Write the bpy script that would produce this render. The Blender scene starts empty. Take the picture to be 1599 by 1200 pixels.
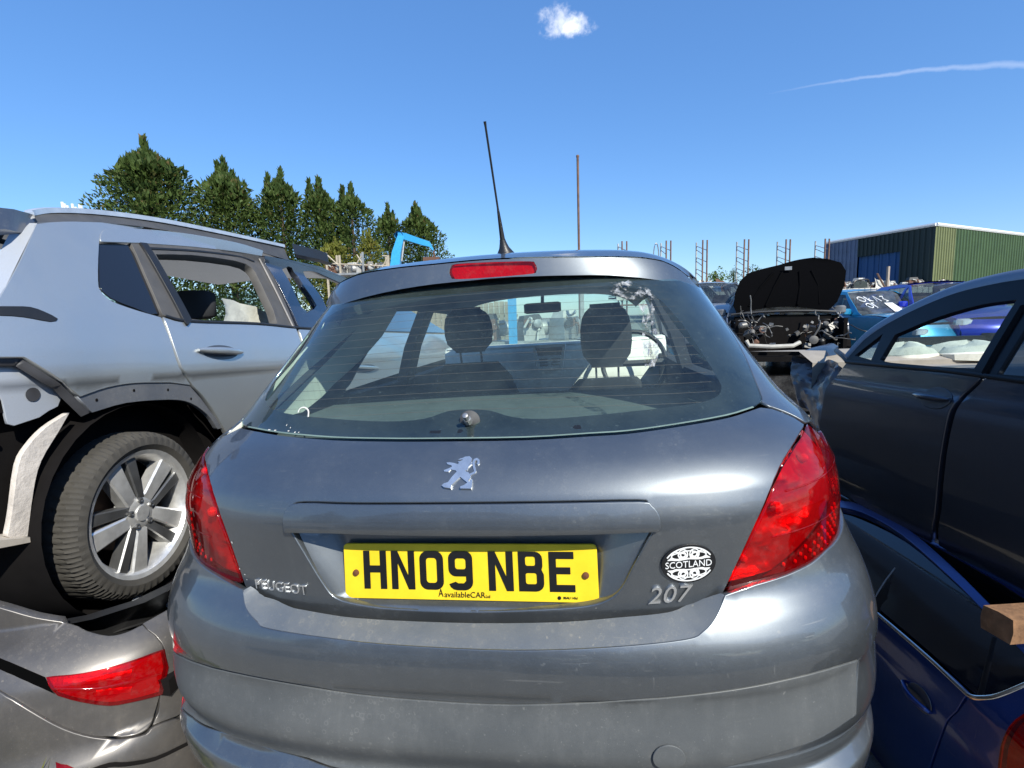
import bpy, math, random
import numpy as np
from mathutils import Matrix, Vector
from mathutils.geometry import delaunay_2d_cdt
random.seed(7); rng = np.random.default_rng(7)
SC = bpy.context.scene
rad = math.radians
# ------------------------------------------------------------------ camera
W, H, F = 1599, 1200, 800.0                     # photograph size and focal length in its pixels
PITCH, ROLL = rad(7.286), rad(1.797)
CAM = np.array([0., 0., 1.62])
_fw = np.array([0, math.cos(PITCH), -math.sin(PITCH)]); _u0 = np.array([0, math.sin(PITCH), math.cos(PITCH)]); _r0 = np.array([1., 0, 0])
_rt = _r0*math.cos(ROLL) - _u0*math.sin(ROLL); _up = _u0*math.cos(ROLL) + _r0*math.sin(ROLL)
cd = bpy.data.cameras.new('camera'); cam = bpy.data.objects.new('camera', cd); SC.collection.objects.link(cam)
cd.sensor_width = 36.0; cd.lens = 36.0*F/W; cd.clip_start = .05; cd.clip_end = 3000
m = Matrix.Identity(4)
for i in range(3):
    m[i][0] = _rt[i]; m[i][1] = _up[i]; m[i][2] = -_fw[i]; m[i][3] = CAM[i]
cam.matrix_world = m; SC.camera = cam
# ------------------------------------------------------------------ sky, sun, exposure
SUN_EL, SUN_AZ = rad(40), rad(149)              # azimuth clockwise from +Y: behind the camera, to the right
world = bpy.data.worlds.new('World'); SC.world = world; world.use_nodes = True
wn = world.node_tree.nodes; wl = world.node_tree.links; wn.clear()
w_out = wn.new('ShaderNodeOutputWorld'); w_bg = wn.new('ShaderNodeBackground'); w_sky = wn.new('ShaderNodeTexSky')
w_sky.sky_type = 'NISHITA'; w_sky.sun_disc = False; w_sky.sun_elevation = SUN_EL; w_sky.sun_rotation = SUN_AZ
w_sky.altitude = 50; w_sky.air_density = 1.0; w_sky.dust_density = 0.3; w_sky.ozone_density = 1.6
w_bg.inputs['Strength'].default_value = 0.112
sd = bpy.data.lights.new('sun', 'SUN'); sun = bpy.data.objects.new('sun', sd); SC.collection.objects.link(sun)
sd.energy = 4.9; sd.angle = rad(.53); sd.color = (1.0, .965, .86)
sun_dir = Vector((math.sin(SUN_AZ)*math.cos(SUN_EL), math.cos(SUN_AZ)*math.cos(SUN_EL), math.sin(SUN_EL)))
sun.rotation_euler = sun_dir.to_track_quat('Z', 'Y').to_euler(); sun.location = (6, -6, 12)
SC.view_settings.view_transform = 'Standard'; SC.view_settings.look = 'None'
SC.view_settings.exposure = 0.42; SC.view_settings.gamma = 1.0; SC.view_settings.use_curve_mapping = False
SC.cycles.max_bounces = 10; SC.cycles.transparent_max_bounces = 24; SC.cycles.glossy_bounces = 5
SC.cycles.transmission_bounces = 6; SC.cycles.diffuse_bounces = 3; SC.cycles.caustics_reflective = False; SC.cycles.caustics_refractive = False
SC.cycles.sample_clamp_indirect = 6.0

# ------------------------------------------------------------------ measuring: photograph pixel <-> place
def ray(px, py): return _fw + _rt*(px - W/2)/F - _up*(py - H/2)/F
def at(px, py, depth): return CAM + ray(px, py)*depth
def rotm(rx, ry, rz):
    cx, sx, cy, sy, cz, sz = math.cos(rx), math.sin(rx), math.cos(ry), math.sin(ry), math.cos(rz), math.sin(rz)
    return np.array([[cz,-sz,0],[sz,cz,0],[0,0,1]]) @ np.array([[cy,0,sy],[0,1,0],[-sy,0,cy]]) @ np.array([[1,0,0],[0,cx,-sx],[0,sx,cx]])
class Frame:
    def __init__(s, t, rdeg): s.t = np.array(t, float); s.R = rotm(*np.radians(rdeg))
    def toworld(s, l): return np.asarray(l) @ s.R.T + s.t
    def tolocal(s, w): return (np.asarray(w) - s.t) @ s.R
    def lray(s, px, py): return s.tolocal(CAM), ray(px, py) @ s.R
    def matrix(s):
        mm = Matrix.Identity(4)
        for i in range(3):
            for j in range(3): mm[i][j] = s.R[i, j]
            mm[i][3] = s.t[i]
        return mm
def pch(xs, ys):
    xs = np.array(xs, float); ys = np.array(ys, float); h = np.diff(xs); d = np.diff(ys)/h; mm = np.zeros(len(xs))
    for i in range(1, len(xs)-1):
        if d[i-1]*d[i] > 0:
            w1 = 2*h[i]+h[i-1]; w2 = h[i]+2*h[i-1]; mm[i] = (w1+w2)/(w1/d[i-1]+w2/d[i])
    mm[0] = d[0]; mm[-1] = d[-1]
    def f(x):
        x = np.clip(x, xs[0], xs[-1]); i = np.clip(np.searchsorted(xs, x)-1, 0, len(h)-1); t = (x-xs[i])/h[i]
        return ys[i]*(1+2*t)*(1-t)**2 + h[i]*mm[i]*t*(1-t)**2 + ys[i+1]*t*t*(3-2*t) + h[i]*mm[i+1]*t*t*(t-1)
    return f
def sst(x): x = np.clip(x, 0, 1); return x*x*(3-2*x)
class Shell:
    """A car's rounded end: at each height a superellipse of half-width w, corner depth D, exponent n, starting at y0."""
    def __init__(s, y0, w, D, n): s.y0, s.w, s.D, s.n = pch(*y0), pch(*w), pch(*D), pch(*n)
    def rad(s, phi, z):
        w, D, n = s.w(z), s.D(z), s.n(z); c = np.clip(np.cos(phi), 0, None)
        return ((c/D)**n + np.abs(np.sin(phi)/w)**n)**(-1/n)
    def pt(s, phi, z, off=0):
        r = s.rad(phi, z) + off
        return np.stack([r*np.sin(phi), s.y0(z)+s.D(z)-r*np.cos(phi), z + 0*phi], -1)
    def phx(s, x, z):
        a, b = 0., math.pi/2; ax = abs(x)
        if ax >= s.w(z): return math.copysign(b, x)
        for _ in range(40):
            mm = (a+b)/2
            if s.rad(mm, z)*math.sin(mm) < ax: a = mm
            else: b = mm
        return math.copysign(a, x)
    def sdist(s, p):
        x, y, z = p; cy = s.y0(z)+s.D(z); phi = math.atan2(x, cy-y); return math.hypot(x, cy-y) - s.rad(phi, z)
    def hit(s, fr, px, py, t0=.4, t1=2.8):
        o, d = fr.lray(px, py); ts = np.linspace(t0, t1, 240); best = (9, t0)
        for t in ts:
            v = s.sdist(o+d*t)
            if v < best[0]: best = (v, t)
            if v < 0:
                a, b = t-(ts[1]-ts[0]), t
                for _ in range(36):
                    mm = (a+b)/2
                    if s.sdist(o+d*mm) < 0: b = mm
                    else: a = mm
                best = (0, b); break
        p = o+d*best[1]; return math.atan2(p[0], s.y0(p[2])+s.D(p[2])-p[1]), p[2]
# ------------------------------------------------------------------ making objects
def link(o, parent=None):
    SC.collection.objects.link(o)
    if parent is not None: o.parent = parent
    return o
def tag(o, label=None, category=None, group=None, kind=None):
    if label: o['label'] = label
    if category: o['category'] = category
    if group: o['group'] = group
    if kind: o['kind'] = kind
    return o
def thing(name, frame, label, category, group=None):
    o = bpy.data.objects.new(name, None); o.empty_display_size = .1; SC.collection.objects.link(o)
    o.matrix_world = frame.matrix() if isinstance(frame, Frame) else frame
    return tag(o, label, category, group)
def mobj(name, verts, faces, mat, parent=None, smooth=True, normals=None, auto=None):
    me = bpy.data.meshes.new(name); me.from_pydata([tuple(map(float, v)) for v in verts], [], [tuple(map(int, f)) for f in faces]); me.update()
    if smooth: me.polygons.foreach_set('use_smooth', [True]*len(me.polygons))
    if auto is not None: me.set_sharp_from_angle(angle=rad(auto))
    if mat is not None: me.materials.append(mat)
    if normals is not None: me.normals_split_custom_set_from_vertices([tuple(map(float, n)) for n in normals])
    return link(bpy.data.objects.new(name, me), parent)
class MB:
    """Collects simple pieces that form ONE part."""
    def __init__(s): s.v = []; s.f = []
    def add(s, v, f):
        b = len(s.v); s.v += [tuple(p) for p in v]; s.f += [tuple(i+b for i in q) for q in f]; return s
    def box(s, c, d, R=None, taper=1.0):
        c = np.array(c, float); d = np.array(d, float)/2
        P = [np.array([sx*d[0]*(taper if sz > 0 else 1), sy*d[1]*(taper if sz > 0 else 1), sz*d[2]]) for sz in (-1,1) for sy in (-1,1) for sx in (-1,1)]
        if R is not None: P = [R @ p for p in P]
        return s.add([c+p for p in P], [(0,2,3,1),(4,5,7,6),(0,1,5,4),(2,6,7,3),(0,4,6,2),(1,3,7,5)])
    def tube(s, pts, r, n=8, closed=False, caps=True, up=(0,0,1)):
        pts = [np.array(p, float) for p in pts]; rs = r if hasattr(r, '__len__') else [r]*len(pts); V = []; m = len(pts)
        for i, p in enumerate(pts):
            if closed: t = pts[(i+1) % m]-pts[i-1]
            else: t = pts[min(i+1, m-1)]-pts[max(i-1, 0)]
            t = t/(np.linalg.norm(t)+1e-12); u = np.array(up, float)
            if abs(t @ u) > .95: u = np.array([1., 0, 0])
            a = np.cross(t, u); a /= np.linalg.norm(a); b = np.cross(a, t)
            V += [p + rs[i]*(a*math.cos(2*math.pi*k/n) + b*math.sin(2*math.pi*k/n)) for k in range(n)]
        Fc = []
        for i in range(m if closed else m-1):
            j = (i+1) % m
            Fc += [(i*n+k, i*n+(k+1) % n, j*n+(k+1) % n, j*n+k) for k in range(n)]
        if caps and not closed: Fc += [tuple(range(n-1, -1, -1)), tuple((m-1)*n+k for k in range(n))]
        return s.add(V, Fc)
    def lathe(s, prof, c, axis, n=32, closed=False):
        """prof: (radius, along) pairs turned about axis through c"""
        c = np.array(c, float); ax = np.array(axis, float); ax /= np.linalg.norm(ax)
        u = np.cross(ax, [0, 0, 1.]) if abs(ax[2]) < .9 else np.cross(ax, [1., 0, 0]); u /= np.linalg.norm(u); v = np.cross(ax, u)
        V = []; k = len(prof)
        for i in range(n):
            a = 2*math.pi*i/n; d = u*math.cos(a)+v*math.sin(a)
            V += [c + d*r + ax*h for r, h in prof]
        Fc = [(i*k+j, ((i+1) % n)*k+j, ((i+1) % n)*k+(j+1) % k, i*k+(j+1) % k) for i in range(n) for j in range(k if closed else k-1)]
        return s.add(V, Fc)
    def loft(s, rings, closed=True, caps=True):
        n = len(rings[0]); V = [p for r in rings for p in r]; Fc = []
        for i in range(len(rings)-1):
            for k in range(n if closed else n-1):
                Fc.append((i*n+k, i*n+(k+1) % n, (i+1)*n+(k+1) % n, (i+1)*n+k))
        if caps and closed: Fc += [tuple(range(n-1, -1, -1)), tuple((len(rings)-1)*n+k for k in range(n))]
        return s.add(V, Fc)
    def build(s, name, mat, parent=None, smooth=True, auto=35): return mobj(name, s.v, s.f, mat, parent, smooth, auto=auto if smooth else None)
def cr(pts, n=6, closed=False):
    """Catmull-Rom through the points"""
    P = [np.array(p, float) for p in pts]; m = len(P); out = []
    for i in range(m if closed else m-1):
        p0 = P[(i-1) % m] if closed or i > 0 else 2*P[0]-P[1]; p1 = P[i]; p2 = P[(i+1) % m]
        p3 = P[(i+2) % m] if closed or i+2 < m else 2*P[-1]-P[-2]
        for k in range(n):
            t = k/n; out.append(.5*((2*p1)+(p2-p0)*t+(2*p0-5*p1+4*p2-p3)*t*t+(3*p1-p0-3*p2+p3)*t**3))
    if not closed: out.append(P[-1])
    return out
def dense(poly, res):
    out = []; m = len(poly)
    for i in range(m):
        a = np.array(poly[i], float); b = np.array(poly[(i+1) % m], float); k = max(1, int(math.ceil(np.linalg.norm(b-a)/res)))
        out += [a+(b-a)*j/k for j in range(k)]
    return out
def inside(pts, poly):
    x, y = pts[:, 0], pts[:, 1]; P = np.array(poly); r = np.zeros(len(pts), bool); j = len(P)-1
    for i in range(len(P)):
        c = ((P[i, 1] > y) != (P[j, 1] > y)) & (x < (P[j, 0]-P[i, 0])*(y-P[i, 1])/(P[j, 1]-P[i, 1]+1e-15)+P[i, 0]); r ^= c; j = i
    return r
def panel(name, outline, surf, mat, parent, res=.02, su=1.0, holes=(), thick=.012, roll=.002, flip=False, grid=True):
    """A skin trimmed to `outline` (and `holes`) in the (u, v) domain of `surf`, with a rolled rim of the given depth."""
    loops = [dense([(p[0]*su, p[1]) for p in o], res*.7) for o in [outline]+list(holes)]
    V = []; E = []
    for lp in loops:
        b = len(V); k = len(lp); V += [tuple(p) for p in lp]; E += [(b+i, b+(i+1) % k) for i in range(k)]
    O = np.array(loops[0]); lo = O.min(0); hi = O.max(0)
    if grid:
        gx = np.arange(lo[0]+res*.5, hi[0], res); gy = np.arange(lo[1]+res*.5, hi[1], res*.866)
        G = np.array([(x+(res*.5 if j % 2 else 0), y) for j, y in enumerate(gy) for x in gx]) if len(gx) and len(gy) else np.zeros((0, 2))
        if len(G):
            k = inside(G, loops[0])
            for h in loops[1:]: k &= ~inside(G, h)
            G = G[k]; B = np.array(V)
            if len(G):
                dm = np.array([np.min((B[:, 0]-g[0])**2+(B[:, 1]-g[1])**2) for g in G]); G = G[dm > (res*.45)**2]
            V += [tuple(g) for g in G]
    r = delaunay_2d_cdt([Vector(v) for v in V], E, [], 0, 1e-7)
    P = np.array([tuple(v) for v in r[0]]); T = np.array([f for f in r[2] if len(f) == 3])
    cen = P[T].mean(1); k = inside(cen, loops[0])
    for h in loops[1:]: k &= ~inside(cen, h)
    T = T[k]
    a, b, c = P[T[:, 0]], P[T[:, 1]], P[T[:, 2]]
    sg = (b[:, 0]-a[:, 0])*(c[:, 1]-a[:, 1])-(b[:, 1]-a[:, 1])*(c[:, 0]-a[:, 0]); T[sg < 0] = T[sg < 0][:, ::-1]
    U, Vv = P[:, 0]/su, P[:, 1]; S = surf(U, Vv); e = 1e-4
    N = np.cross((surf(U+e, Vv)-surf(U-e, Vv)), (surf(U, Vv+e)-surf(U, Vv-e))); N /= np.linalg.norm(N, axis=1)[:, None]+1e-15
    if flip: N = -N; T = T[:, ::-1]
    verts = [*S]; norms = [*N]; faces = [tuple(t) for t in T]
    if thick > 0:
        ed = {}
        for t in T:
            for i in range(3):
                q = (t[i], t[(i+1) % 3]); ed[q] = 1
        bd = [q for q in ed if (q[1], q[0]) not in ed]
        tan = {}
        for i, j in bd:
            d = np.cross(S[j]-S[i], (N[i]+N[j])*.5); l = np.linalg.norm(d)
            if l < 1e-12: continue
            for q in (i, j): tan[q] = tan.get(q, 0)+d/l
        R1, R2 = {}, {}
        for q, d in tan.items():
            d = d/(np.linalg.norm(d)+1e-12)
            R1[q] = len(verts); verts.append(S[q]+d*roll-N[q]*roll); nn = d+N[q]*.35; norms.append(nn/np.linalg.norm(nn))
            R2[q] = len(verts); verts.append(S[q]+d*roll-N[q]*thick); norms.append(d)
        for i, j in bd:
            if i in R1 and j in R1:
                faces.append((j, i, R1[i], R1[j])); faces.append((R1[j], R1[i], R2[i], R2[j]))
    return mobj(name, verts, faces, mat, parent, True, norms)
def strip(name, line, surf, width, mat, parent, off=.0, closed=False, su=1.0, h=.001):
    """thin bead along a line in the (u, v) domain"""
    L = np.array(line, float); S = surf(L[:, 0], L[:, 1]); e = 1e-4
    N = np.cross(surf(L[:, 0]+e, L[:, 1])-surf(L[:, 0]-e, L[:, 1]), surf(L[:, 0], L[:, 1]+e)-surf(L[:, 0], L[:, 1]-e)); N /= np.linalg.norm(N, axis=1)[:, None]
    V = []; Fc = []; m = len(L)
    for i in range(m):
        t = (S[(i+1) % m]-S[i-1]) if closed else S[min(i+1, m-1)]-S[max(i-1, 0)]
        t /= np.linalg.norm(t)+1e-12; b = np.cross(t, N[i])
        V += [S[i]+b*width/2+N[i]*off, S[i]+N[i]*(off+h), S[i]-b*width/2+N[i]*off]
    for i in range(m if closed else m-1):
        j = (i+1) % m; Fc += [(3*i, 3*j, 3*j+1, 3*i+1), (3*i+1, 3*j+1, 3*j+2, 3*i+2)]
    return mobj(name, V, Fc, mat, parent, True)
def mir(half): return [(x, z) for x, z in half] + [(-x, z) for x, z in half[::-1] if abs(x) > 1e-9]
# ------------------------------------------------------------------ materials
def newmat(name):
    mt = bpy.data.materials.new(name); mt.use_nodes = True; n = mt.node_tree.nodes; n.clear(); return mt, n, mt.node_tree.links
def nd(n, t, **k):
    o = n.new(t)
    for a, v in k.items():
        if a in o.inputs: o.inputs[a].default_value = v
        else: setattr(o, a, v)
    return o
def noise(n, l, scale, detail=4, rough=.6, coord='Object', vec=None, dist=0.0):
    tc = n.new('ShaderNodeTexCoord'); nz = n.new('ShaderNodeTexNoise'); nz.inputs['Scale'].default_value = scale
    nz.inputs['Detail'].default_value = detail; nz.inputs['Roughness'].default_value = rough; nz.inputs['Distortion'].default_value = dist
    if vec is not None:
        mp = n.new('ShaderNodeMapping'); mp.inputs['Scale'].default_value = vec; l.new(tc.outputs[coord], mp.inputs[0]); l.new(mp.outputs[0], nz.inputs['Vector'])
    else: l.new(tc.outputs[coord], nz.inputs['Vector'])
    return nz.outputs['Fac']
def ramp(n, l, src, a, b, ca=(0, 0, 0, 1), cb=(1, 1, 1, 1)):
    r = n.new('ShaderNodeValToRGB'); r.color_ramp.elements[0].position = a; r.color_ramp.elements[1].position = b
    r.color_ramp.elements[0].color = ca; r.color_ramp.elements[1].color = cb; l.new(src, r.inputs[0]); return r.outputs['Color']
def mixc(n, l, fac, a, b):
    mx = n.new('ShaderNodeMix'); mx.data_type = 'RGBA'
    if isinstance(fac, (int, float)): mx.inputs[0].default_value = fac
    else: l.new(fac, mx.inputs[0])
    for s, v in ((6, a), (7, b)):
        if isinstance(v, tuple): mx.inputs[s].default_value = v if len(v) == 4 else (*v, 1)
        else: l.new(v, mx.inputs[s])
    return mx.outputs[2]
def mth(n, l, op, a, b=None):
    q = n.new('ShaderNodeMath'); q.operation = op
    for i, v in enumerate((a, b)):
        if v is None: continue
        if isinstance(v, (int, float)): q.inputs[i].default_value = v
        else: l.new(v, q.inputs[i])
    return q.outputs[0]
_mc = {}
def fresnel(n, l, ior):
    """same reflectance from both sides of a thin pane"""
    fr = n.new('ShaderNodeFresnel'); ge = n.new('ShaderNodeNewGeometry'); l.new(mth(n, l, 'SUBTRACT', ior, mth(n, l, 'MULTIPLY', ge.outputs['Backfacing'], ior-1/ior)), fr.inputs['IOR']); return fr
def mat(name, col, rough=.5, metal=0., spec=.5, var=.15, vscale=14., bump=0., bscale=60., coat=0., emit=None):
    """plain procedural material: base colour broken up by noise, optional fine relief"""
    if name in _mc: return _mc[name]
    mt, n, l = newmat(name); out = n.new('ShaderNodeOutputMaterial'); b = n.new('ShaderNodeBsdfPrincipled'); l.new(b.outputs[0], out.inputs[0])
    f = noise(n, l, vscale); r = ramp(n, l, f, .3, .75)
    d = tuple(c*(1-var) for c in col); u = tuple(min(1, c*(1+var)) for c in col)
    l.new(mixc(n, l, r, d, u), b.inputs['Base Color'])
    l.new(mth(n, l, 'ADD', mth(n, l, 'MULTIPLY', f, .25), rough-.12), b.inputs['Roughness'])
    b.inputs['Metallic'].default_value = metal; b.inputs['Specular IOR Level'].default_value = spec; b.inputs['Coat Weight'].default_value = coat
    if bump:
        bp = n.new('ShaderNodeBump'); bp.inputs['Strength'].default_value = bump; bp.inputs['Distance'].default_value = .004
        l.new(noise(n, l, bscale), bp.inputs['Height']); l.new(bp.outputs[0], b.inputs['Normal'])
    if emit: b.inputs['Emission Color'].default_value = (*emit[0], 1); b.inputs['Emission Strength'].default_value = emit[1]
    _mc[name] = mt; return mt
def paint(name, col, rough=.32, metal=.75, coat=.6, dust=.25, dustcol=(.30, .28, .25), crough=.06, scratch=.5):
    """weathered car paint: metallic base, clear coat, uneven dust film, streaks and fine scratches"""
    if name in _mc: return _mc[name]
    mt, n, l = newmat(name); out = n.new('ShaderNodeOutputMaterial'); b = n.new('ShaderNodeBsdfPrincipled'); l.new(b.outputs[0], out.inputs[0])
    f1 = noise(n, l, 3.1, 8, .72); f2 = noise(n, l, 38., 5, .7); f3 = noise(n, l, 46., 6, .7, vec=(1., 1., .07))
    dm = mth(n, l, 'MULTIPLY', mth(n, l, 'ADD', ramp(n, l, f1, .42, .9), mth(n, l, 'MULTIPLY', ramp(n, l, f3, .52, .80), .30)), dust)
    sp = mth(n, l, 'ADD', ramp(n, l, noise(n, l, 260., 2, .5), .68, .74), ramp(n, l, noise(n, l, 95., 2, .4), .74, .77))
    sc1 = ramp(n, l, noise(n, l, 5., 3, .5, vec=(2., 2., 60.), dist=.8), .685, .70); sc2 = ramp(n, l, noise(n, l, 5., 3, .5, vec=(40., 40., 3.), dist=.5), .70, .715)
    msk = ramp(n, l, noise(n, l, 4., 3, .5), .52, .62); scr = mth(n, l, 'MULTIPLY', mth(n, l, 'ADD', sc1, sc2), msk)
    rings = n.new('ShaderNodeTexVoronoi'); rings.feature = 'F1'; rings.inputs['Scale'].default_value = 62.; tcv = n.new('ShaderNodeTexCoord'); l.new(tcv.outputs['Object'], rings.inputs['Vector'])
    rg = mth(n, l, 'MULTIPLY', mth(n, l, 'SUBTRACT', ramp(n, l, rings.outputs['Distance'], .20, .26), ramp(n, l, rings.outputs['Distance'], .28, .34)), ramp(n, l, f1, .45, .6))
    dm2 = mth(n, l, 'MINIMUM', mth(n, l, 'ADD', dm, mth(n, l, 'ADD', mth(n, l, 'MULTIPLY', sp, .9*dust), mth(n, l, 'ADD', mth(n, l, 'MULTIPLY', scr, .35*scratch), mth(n, l, 'MULTIPLY', rg, .55*dust)))), 1.)
    fl = noise(n, l, 2600., 1, .5)
    base = mixc(n, l, ramp(n, l, fl, .35, .7), tuple(c*.82 for c in col), tuple(min(1, c*1.18) for c in col))
    l.new(mixc(n, l, dm2, base, dustcol), b.inputs['Base Color'])
    l.new(mth(n, l, 'MULTIPLY', mth(n, l, 'SUBTRACT', 1., dm2), metal), b.inputs['Metallic'])
    l.new(mth(n, l, 'ADD', mth(n, l, 'MULTIPLY', dm2, .30), rough), b.inputs['Roughness'])
    b.inputs['Coat Weight'].default_value = coat
    l.new(mth(n, l, 'ADD', mth(n, l, 'MULTIPLY', f2, .10), mth(n, l, 'ADD', mth(n, l, 'MULTIPLY', dm2, .35), crough-.04)), b.inputs['Coat Roughness'])
    bp = n.new('ShaderNodeBump'); bp.inputs['Strength'].default_value = .05*scratch; bp.inputs['Distance'].default_value = .002
    l.new(f2, bp.inputs['Height']); l.new(bp.outputs[0], b.inputs['Normal']); l.new(bp.outputs[0], b.inputs['Coat Normal'])
    _mc[name] = mt; return mt
def glass(name, tint=(.75, .85, .80), dust=.12, dustcol=(.42, .44, .43), refl=1.0, rough=.02):
    """thin pane: tinted see-through, mirror-like at a glance, with a film of dust"""
    if name in _mc: return _mc[name]
    mt, n, l = newmat(name); out = n.new('ShaderNodeOutputMaterial')
    tr = nd(n, 'ShaderNodeBsdfTransparent', Color=(*tint, 1)); gl = nd(n, 'ShaderNodeBsdfGlossy', Color=(.95, .97, 1, 1), Roughness=rough)
    df = nd(n, 'ShaderNodeBsdfDiffuse', Color=(*dustcol, 1)); fr = fresnel(n, l, 1.5)
    m1 = n.new('ShaderNodeMixShader'); l.new(mth(n, l, 'MULTIPLY', fr.outputs[0], 1.5*refl), m1.inputs[0]); l.new(tr.outputs[0], m1.inputs[1]); l.new(gl.outputs[0], m1.inputs[2])
    f = mth(n, l, 'ADD', ramp(n, l, noise(n, l, 3., 6, .7), .3, .8), ramp(n, l, noise(n, l, 150., 3, .6), .62, .75))
    m2 = n.new('ShaderNodeMixShader'); l.new(mth(n, l, 'MULTIPLY', f, dust), m2.inputs[0]); l.new(m1.outputs[0], m2.inputs[1]); l.new(df.outputs[0], m2.inputs[2])
    l.new(m2.outputs[0], out.inputs[0]); _mc[name] = mt; return mt
# ------------------------------------------------------------------ sky: one small cloud and a vapour trail, fixed in direction
def unit(v): v = np.array(v, float); return v/np.linalg.norm(v)
tc = wn.new('ShaderNodeTexCoord')
def wdot(v):
    q = wn.new('ShaderNodeVectorMath'); q.operation = 'DOT_PRODUCT'; wl.new(tc.outputs['Generated'], q.inputs[0]); q.inputs[1].default_value = tuple(v); return q.outputs['Value']
def wnoise(scale, detail, rough=.6):
    z = wn.new('ShaderNodeTexNoise'); z.inputs['Scale'].default_value = scale; z.inputs['Detail'].default_value = detail; z.inputs['Roughness'].default_value = rough
    wl.new(tc.outputs['Generated'], z.inputs['Vector']); return z.outputs['Fac']
def wm(op, a, b=None): return mth(wn, wl, op, a, b)
d0 = unit(ray(890, 40)); ta = unit(np.cross(d0, [0, 0, 1.])); tb = np.cross(ta, d0)
def puff(px, py, a, b, ns, amp, dens):
    d = unit(ray(px, py)); u = unit(np.cross(d, [0, 0, 1.])); v = np.cross(u, d)
    e = wm('ADD', wm('POWER', wm('ABSOLUTE', wm('DIVIDE', wdot(u), a)), 2.), wm('POWER', wm('ABSOLUTE', wm('DIVIDE', wdot(v), b)), 2.))
    k = wm('ADD', wm('SUBTRACT', 1., e), wm('MULTIPLY', wm('SUBTRACT', wnoise(ns, 8, .62), .5), amp))
    r = wn.new('ShaderNodeMapRange'); r.interpolation_type = 'SMOOTHSTEP'; wl.new(k, r.inputs['Value']); r.inputs['From Min'].default_value = .25; r.inputs['From Max'].default_value = 1.35
    r.inputs['To Max'].default_value = dens
    return wm('MULTIPLY', r.outputs[0], wm('GREATER_THAN', wdot(d), .8))
c1 = wm('MAXIMUM', puff(897, 40, .040, .022, 40., 2.2, .95), puff(872, 32, .046, .030, 34., 3.0, .6))
A = unit(ray(1195, 136)); B = unit(ray(1720, 82)); nr = unit(np.cross(A, B)); tg = unit(B-A)
al = wn.new('ShaderNodeMapRange'); wl.new(wdot(tg), al.inputs['Value']); al.inputs['From Min'].default_value = float(A @ tg); al.inputs['From Max'].default_value = float(B @ tg)
wd = wm('ADD', .0012, wm('MULTIPLY', al.outputs[0], .0046))
k = wm('SUBTRACT', 1., wm('POWER', wm('ABSOLUTE', wm('DIVIDE', wm('ADD', wdot(nr), wm('ADD', wm('MULTIPLY', wm('SUBTRACT', wnoise(26., 6), .5), .010), wm('MULTIPLY', wm('POWER', wm('SUBTRACT', al.outputs[0], .5), 2.), -.045))), wd)), 1.4))
c2 = wm('MULTIPLY', wm('MULTIPLY', wm('MAXIMUM', k, 0.), wm('MINIMUM', wm('MULTIPLY', al.outputs[0], 2.6), 1.)), wm('GREATER_THAN', wdot(unit(A+B)), .7))
cl = wm('MINIMUM', wm('MAXIMUM', c1, wm('MULTIPLY', c2, .17)), 1.)
hs_ = wn.new('ShaderNodeHueSaturation'); hs_.inputs['Saturation'].default_value = 1.20; wl.new(w_sky.outputs[0], hs_.inputs['Color'])
bc_ = wn.new('ShaderNodeMix'); bc_.data_type = 'RGBA'; bc_.blend_type = 'MULTIPLY'; bc_.inputs[0].default_value = 1.; wl.new(hs_.outputs[0], bc_.inputs[6]); bc_.inputs[7].default_value = (.88, 1.015, 1.15, 1)
ev_ = mixc(wn, wl, .28, bc_.outputs[2], (1.35, 3.25, 7.8, 1))
wl.new(mixc(wn, wl, cl, ev_, (9.2, 9.4, 9.9, 1)), w_bg.inputs['Color']); wl.new(w_bg.outputs[0], w_out.inputs[0])
# ------------------------------------------------------------------ ground
def ground_mat():
    mt, n, l = newmat('yard_ground'); out = n.new('ShaderNodeOutputMaterial'); b = n.new('ShaderNodeBsdfPrincipled'); l.new(b.outputs[0], out.inputs[0])
    f1 = noise(n, l, .35, 6, .6); f2 = noise(n, l, 6., 6, .7); f3 = noise(n, l, 90., 4, .7)
    c = mixc(n, l, ramp(n, l, f1, .35, .7), (.16, .145, .125), (.25, .235, .21)); c = mixc(n, l, ramp(n, l, f2, .55, .72), c, (.09, .082, .07))
    c = mixc(n, l, ramp(n, l, f3, .45, .7), c, (.30, .28, .25)); l.new(c, b.inputs['Base Color']); b.inputs['Roughness'].default_value = .93
    bp = n.new('ShaderNodeBump'); bp.inputs['Strength'].default_value = .5; bp.inputs['Distance'].default_value = .02; l.new(mth(n, l, 'ADD', f2, f3), bp.inputs['Height']); l.new(bp.outputs[0], b.inputs['Normal'])
    return mt
G = 1500.
gv = []; gx = np.concatenate([-np.geomspace(G, 8, 14), np.linspace(-7, 7, 15), np.geomspace(8, G, 14)])
gv = [(x, y, 0 if max(abs(x), abs(y)) > 40 else .012*math.sin(x*1.7+y*.6)+.01*math.sin(y*2.1)-.012) for y in gx for x in gx]; k = len(gx)
tag(mobj('ground', gv, [(j*k+i, j*k+i+1, (j+1)*k+i+1, (j+1)*k+i) for j in range(k-1) for i in range(k-1)], ground_mat()), 'dusty packed earth and stone of the yard', None, None, 'structure')
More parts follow.
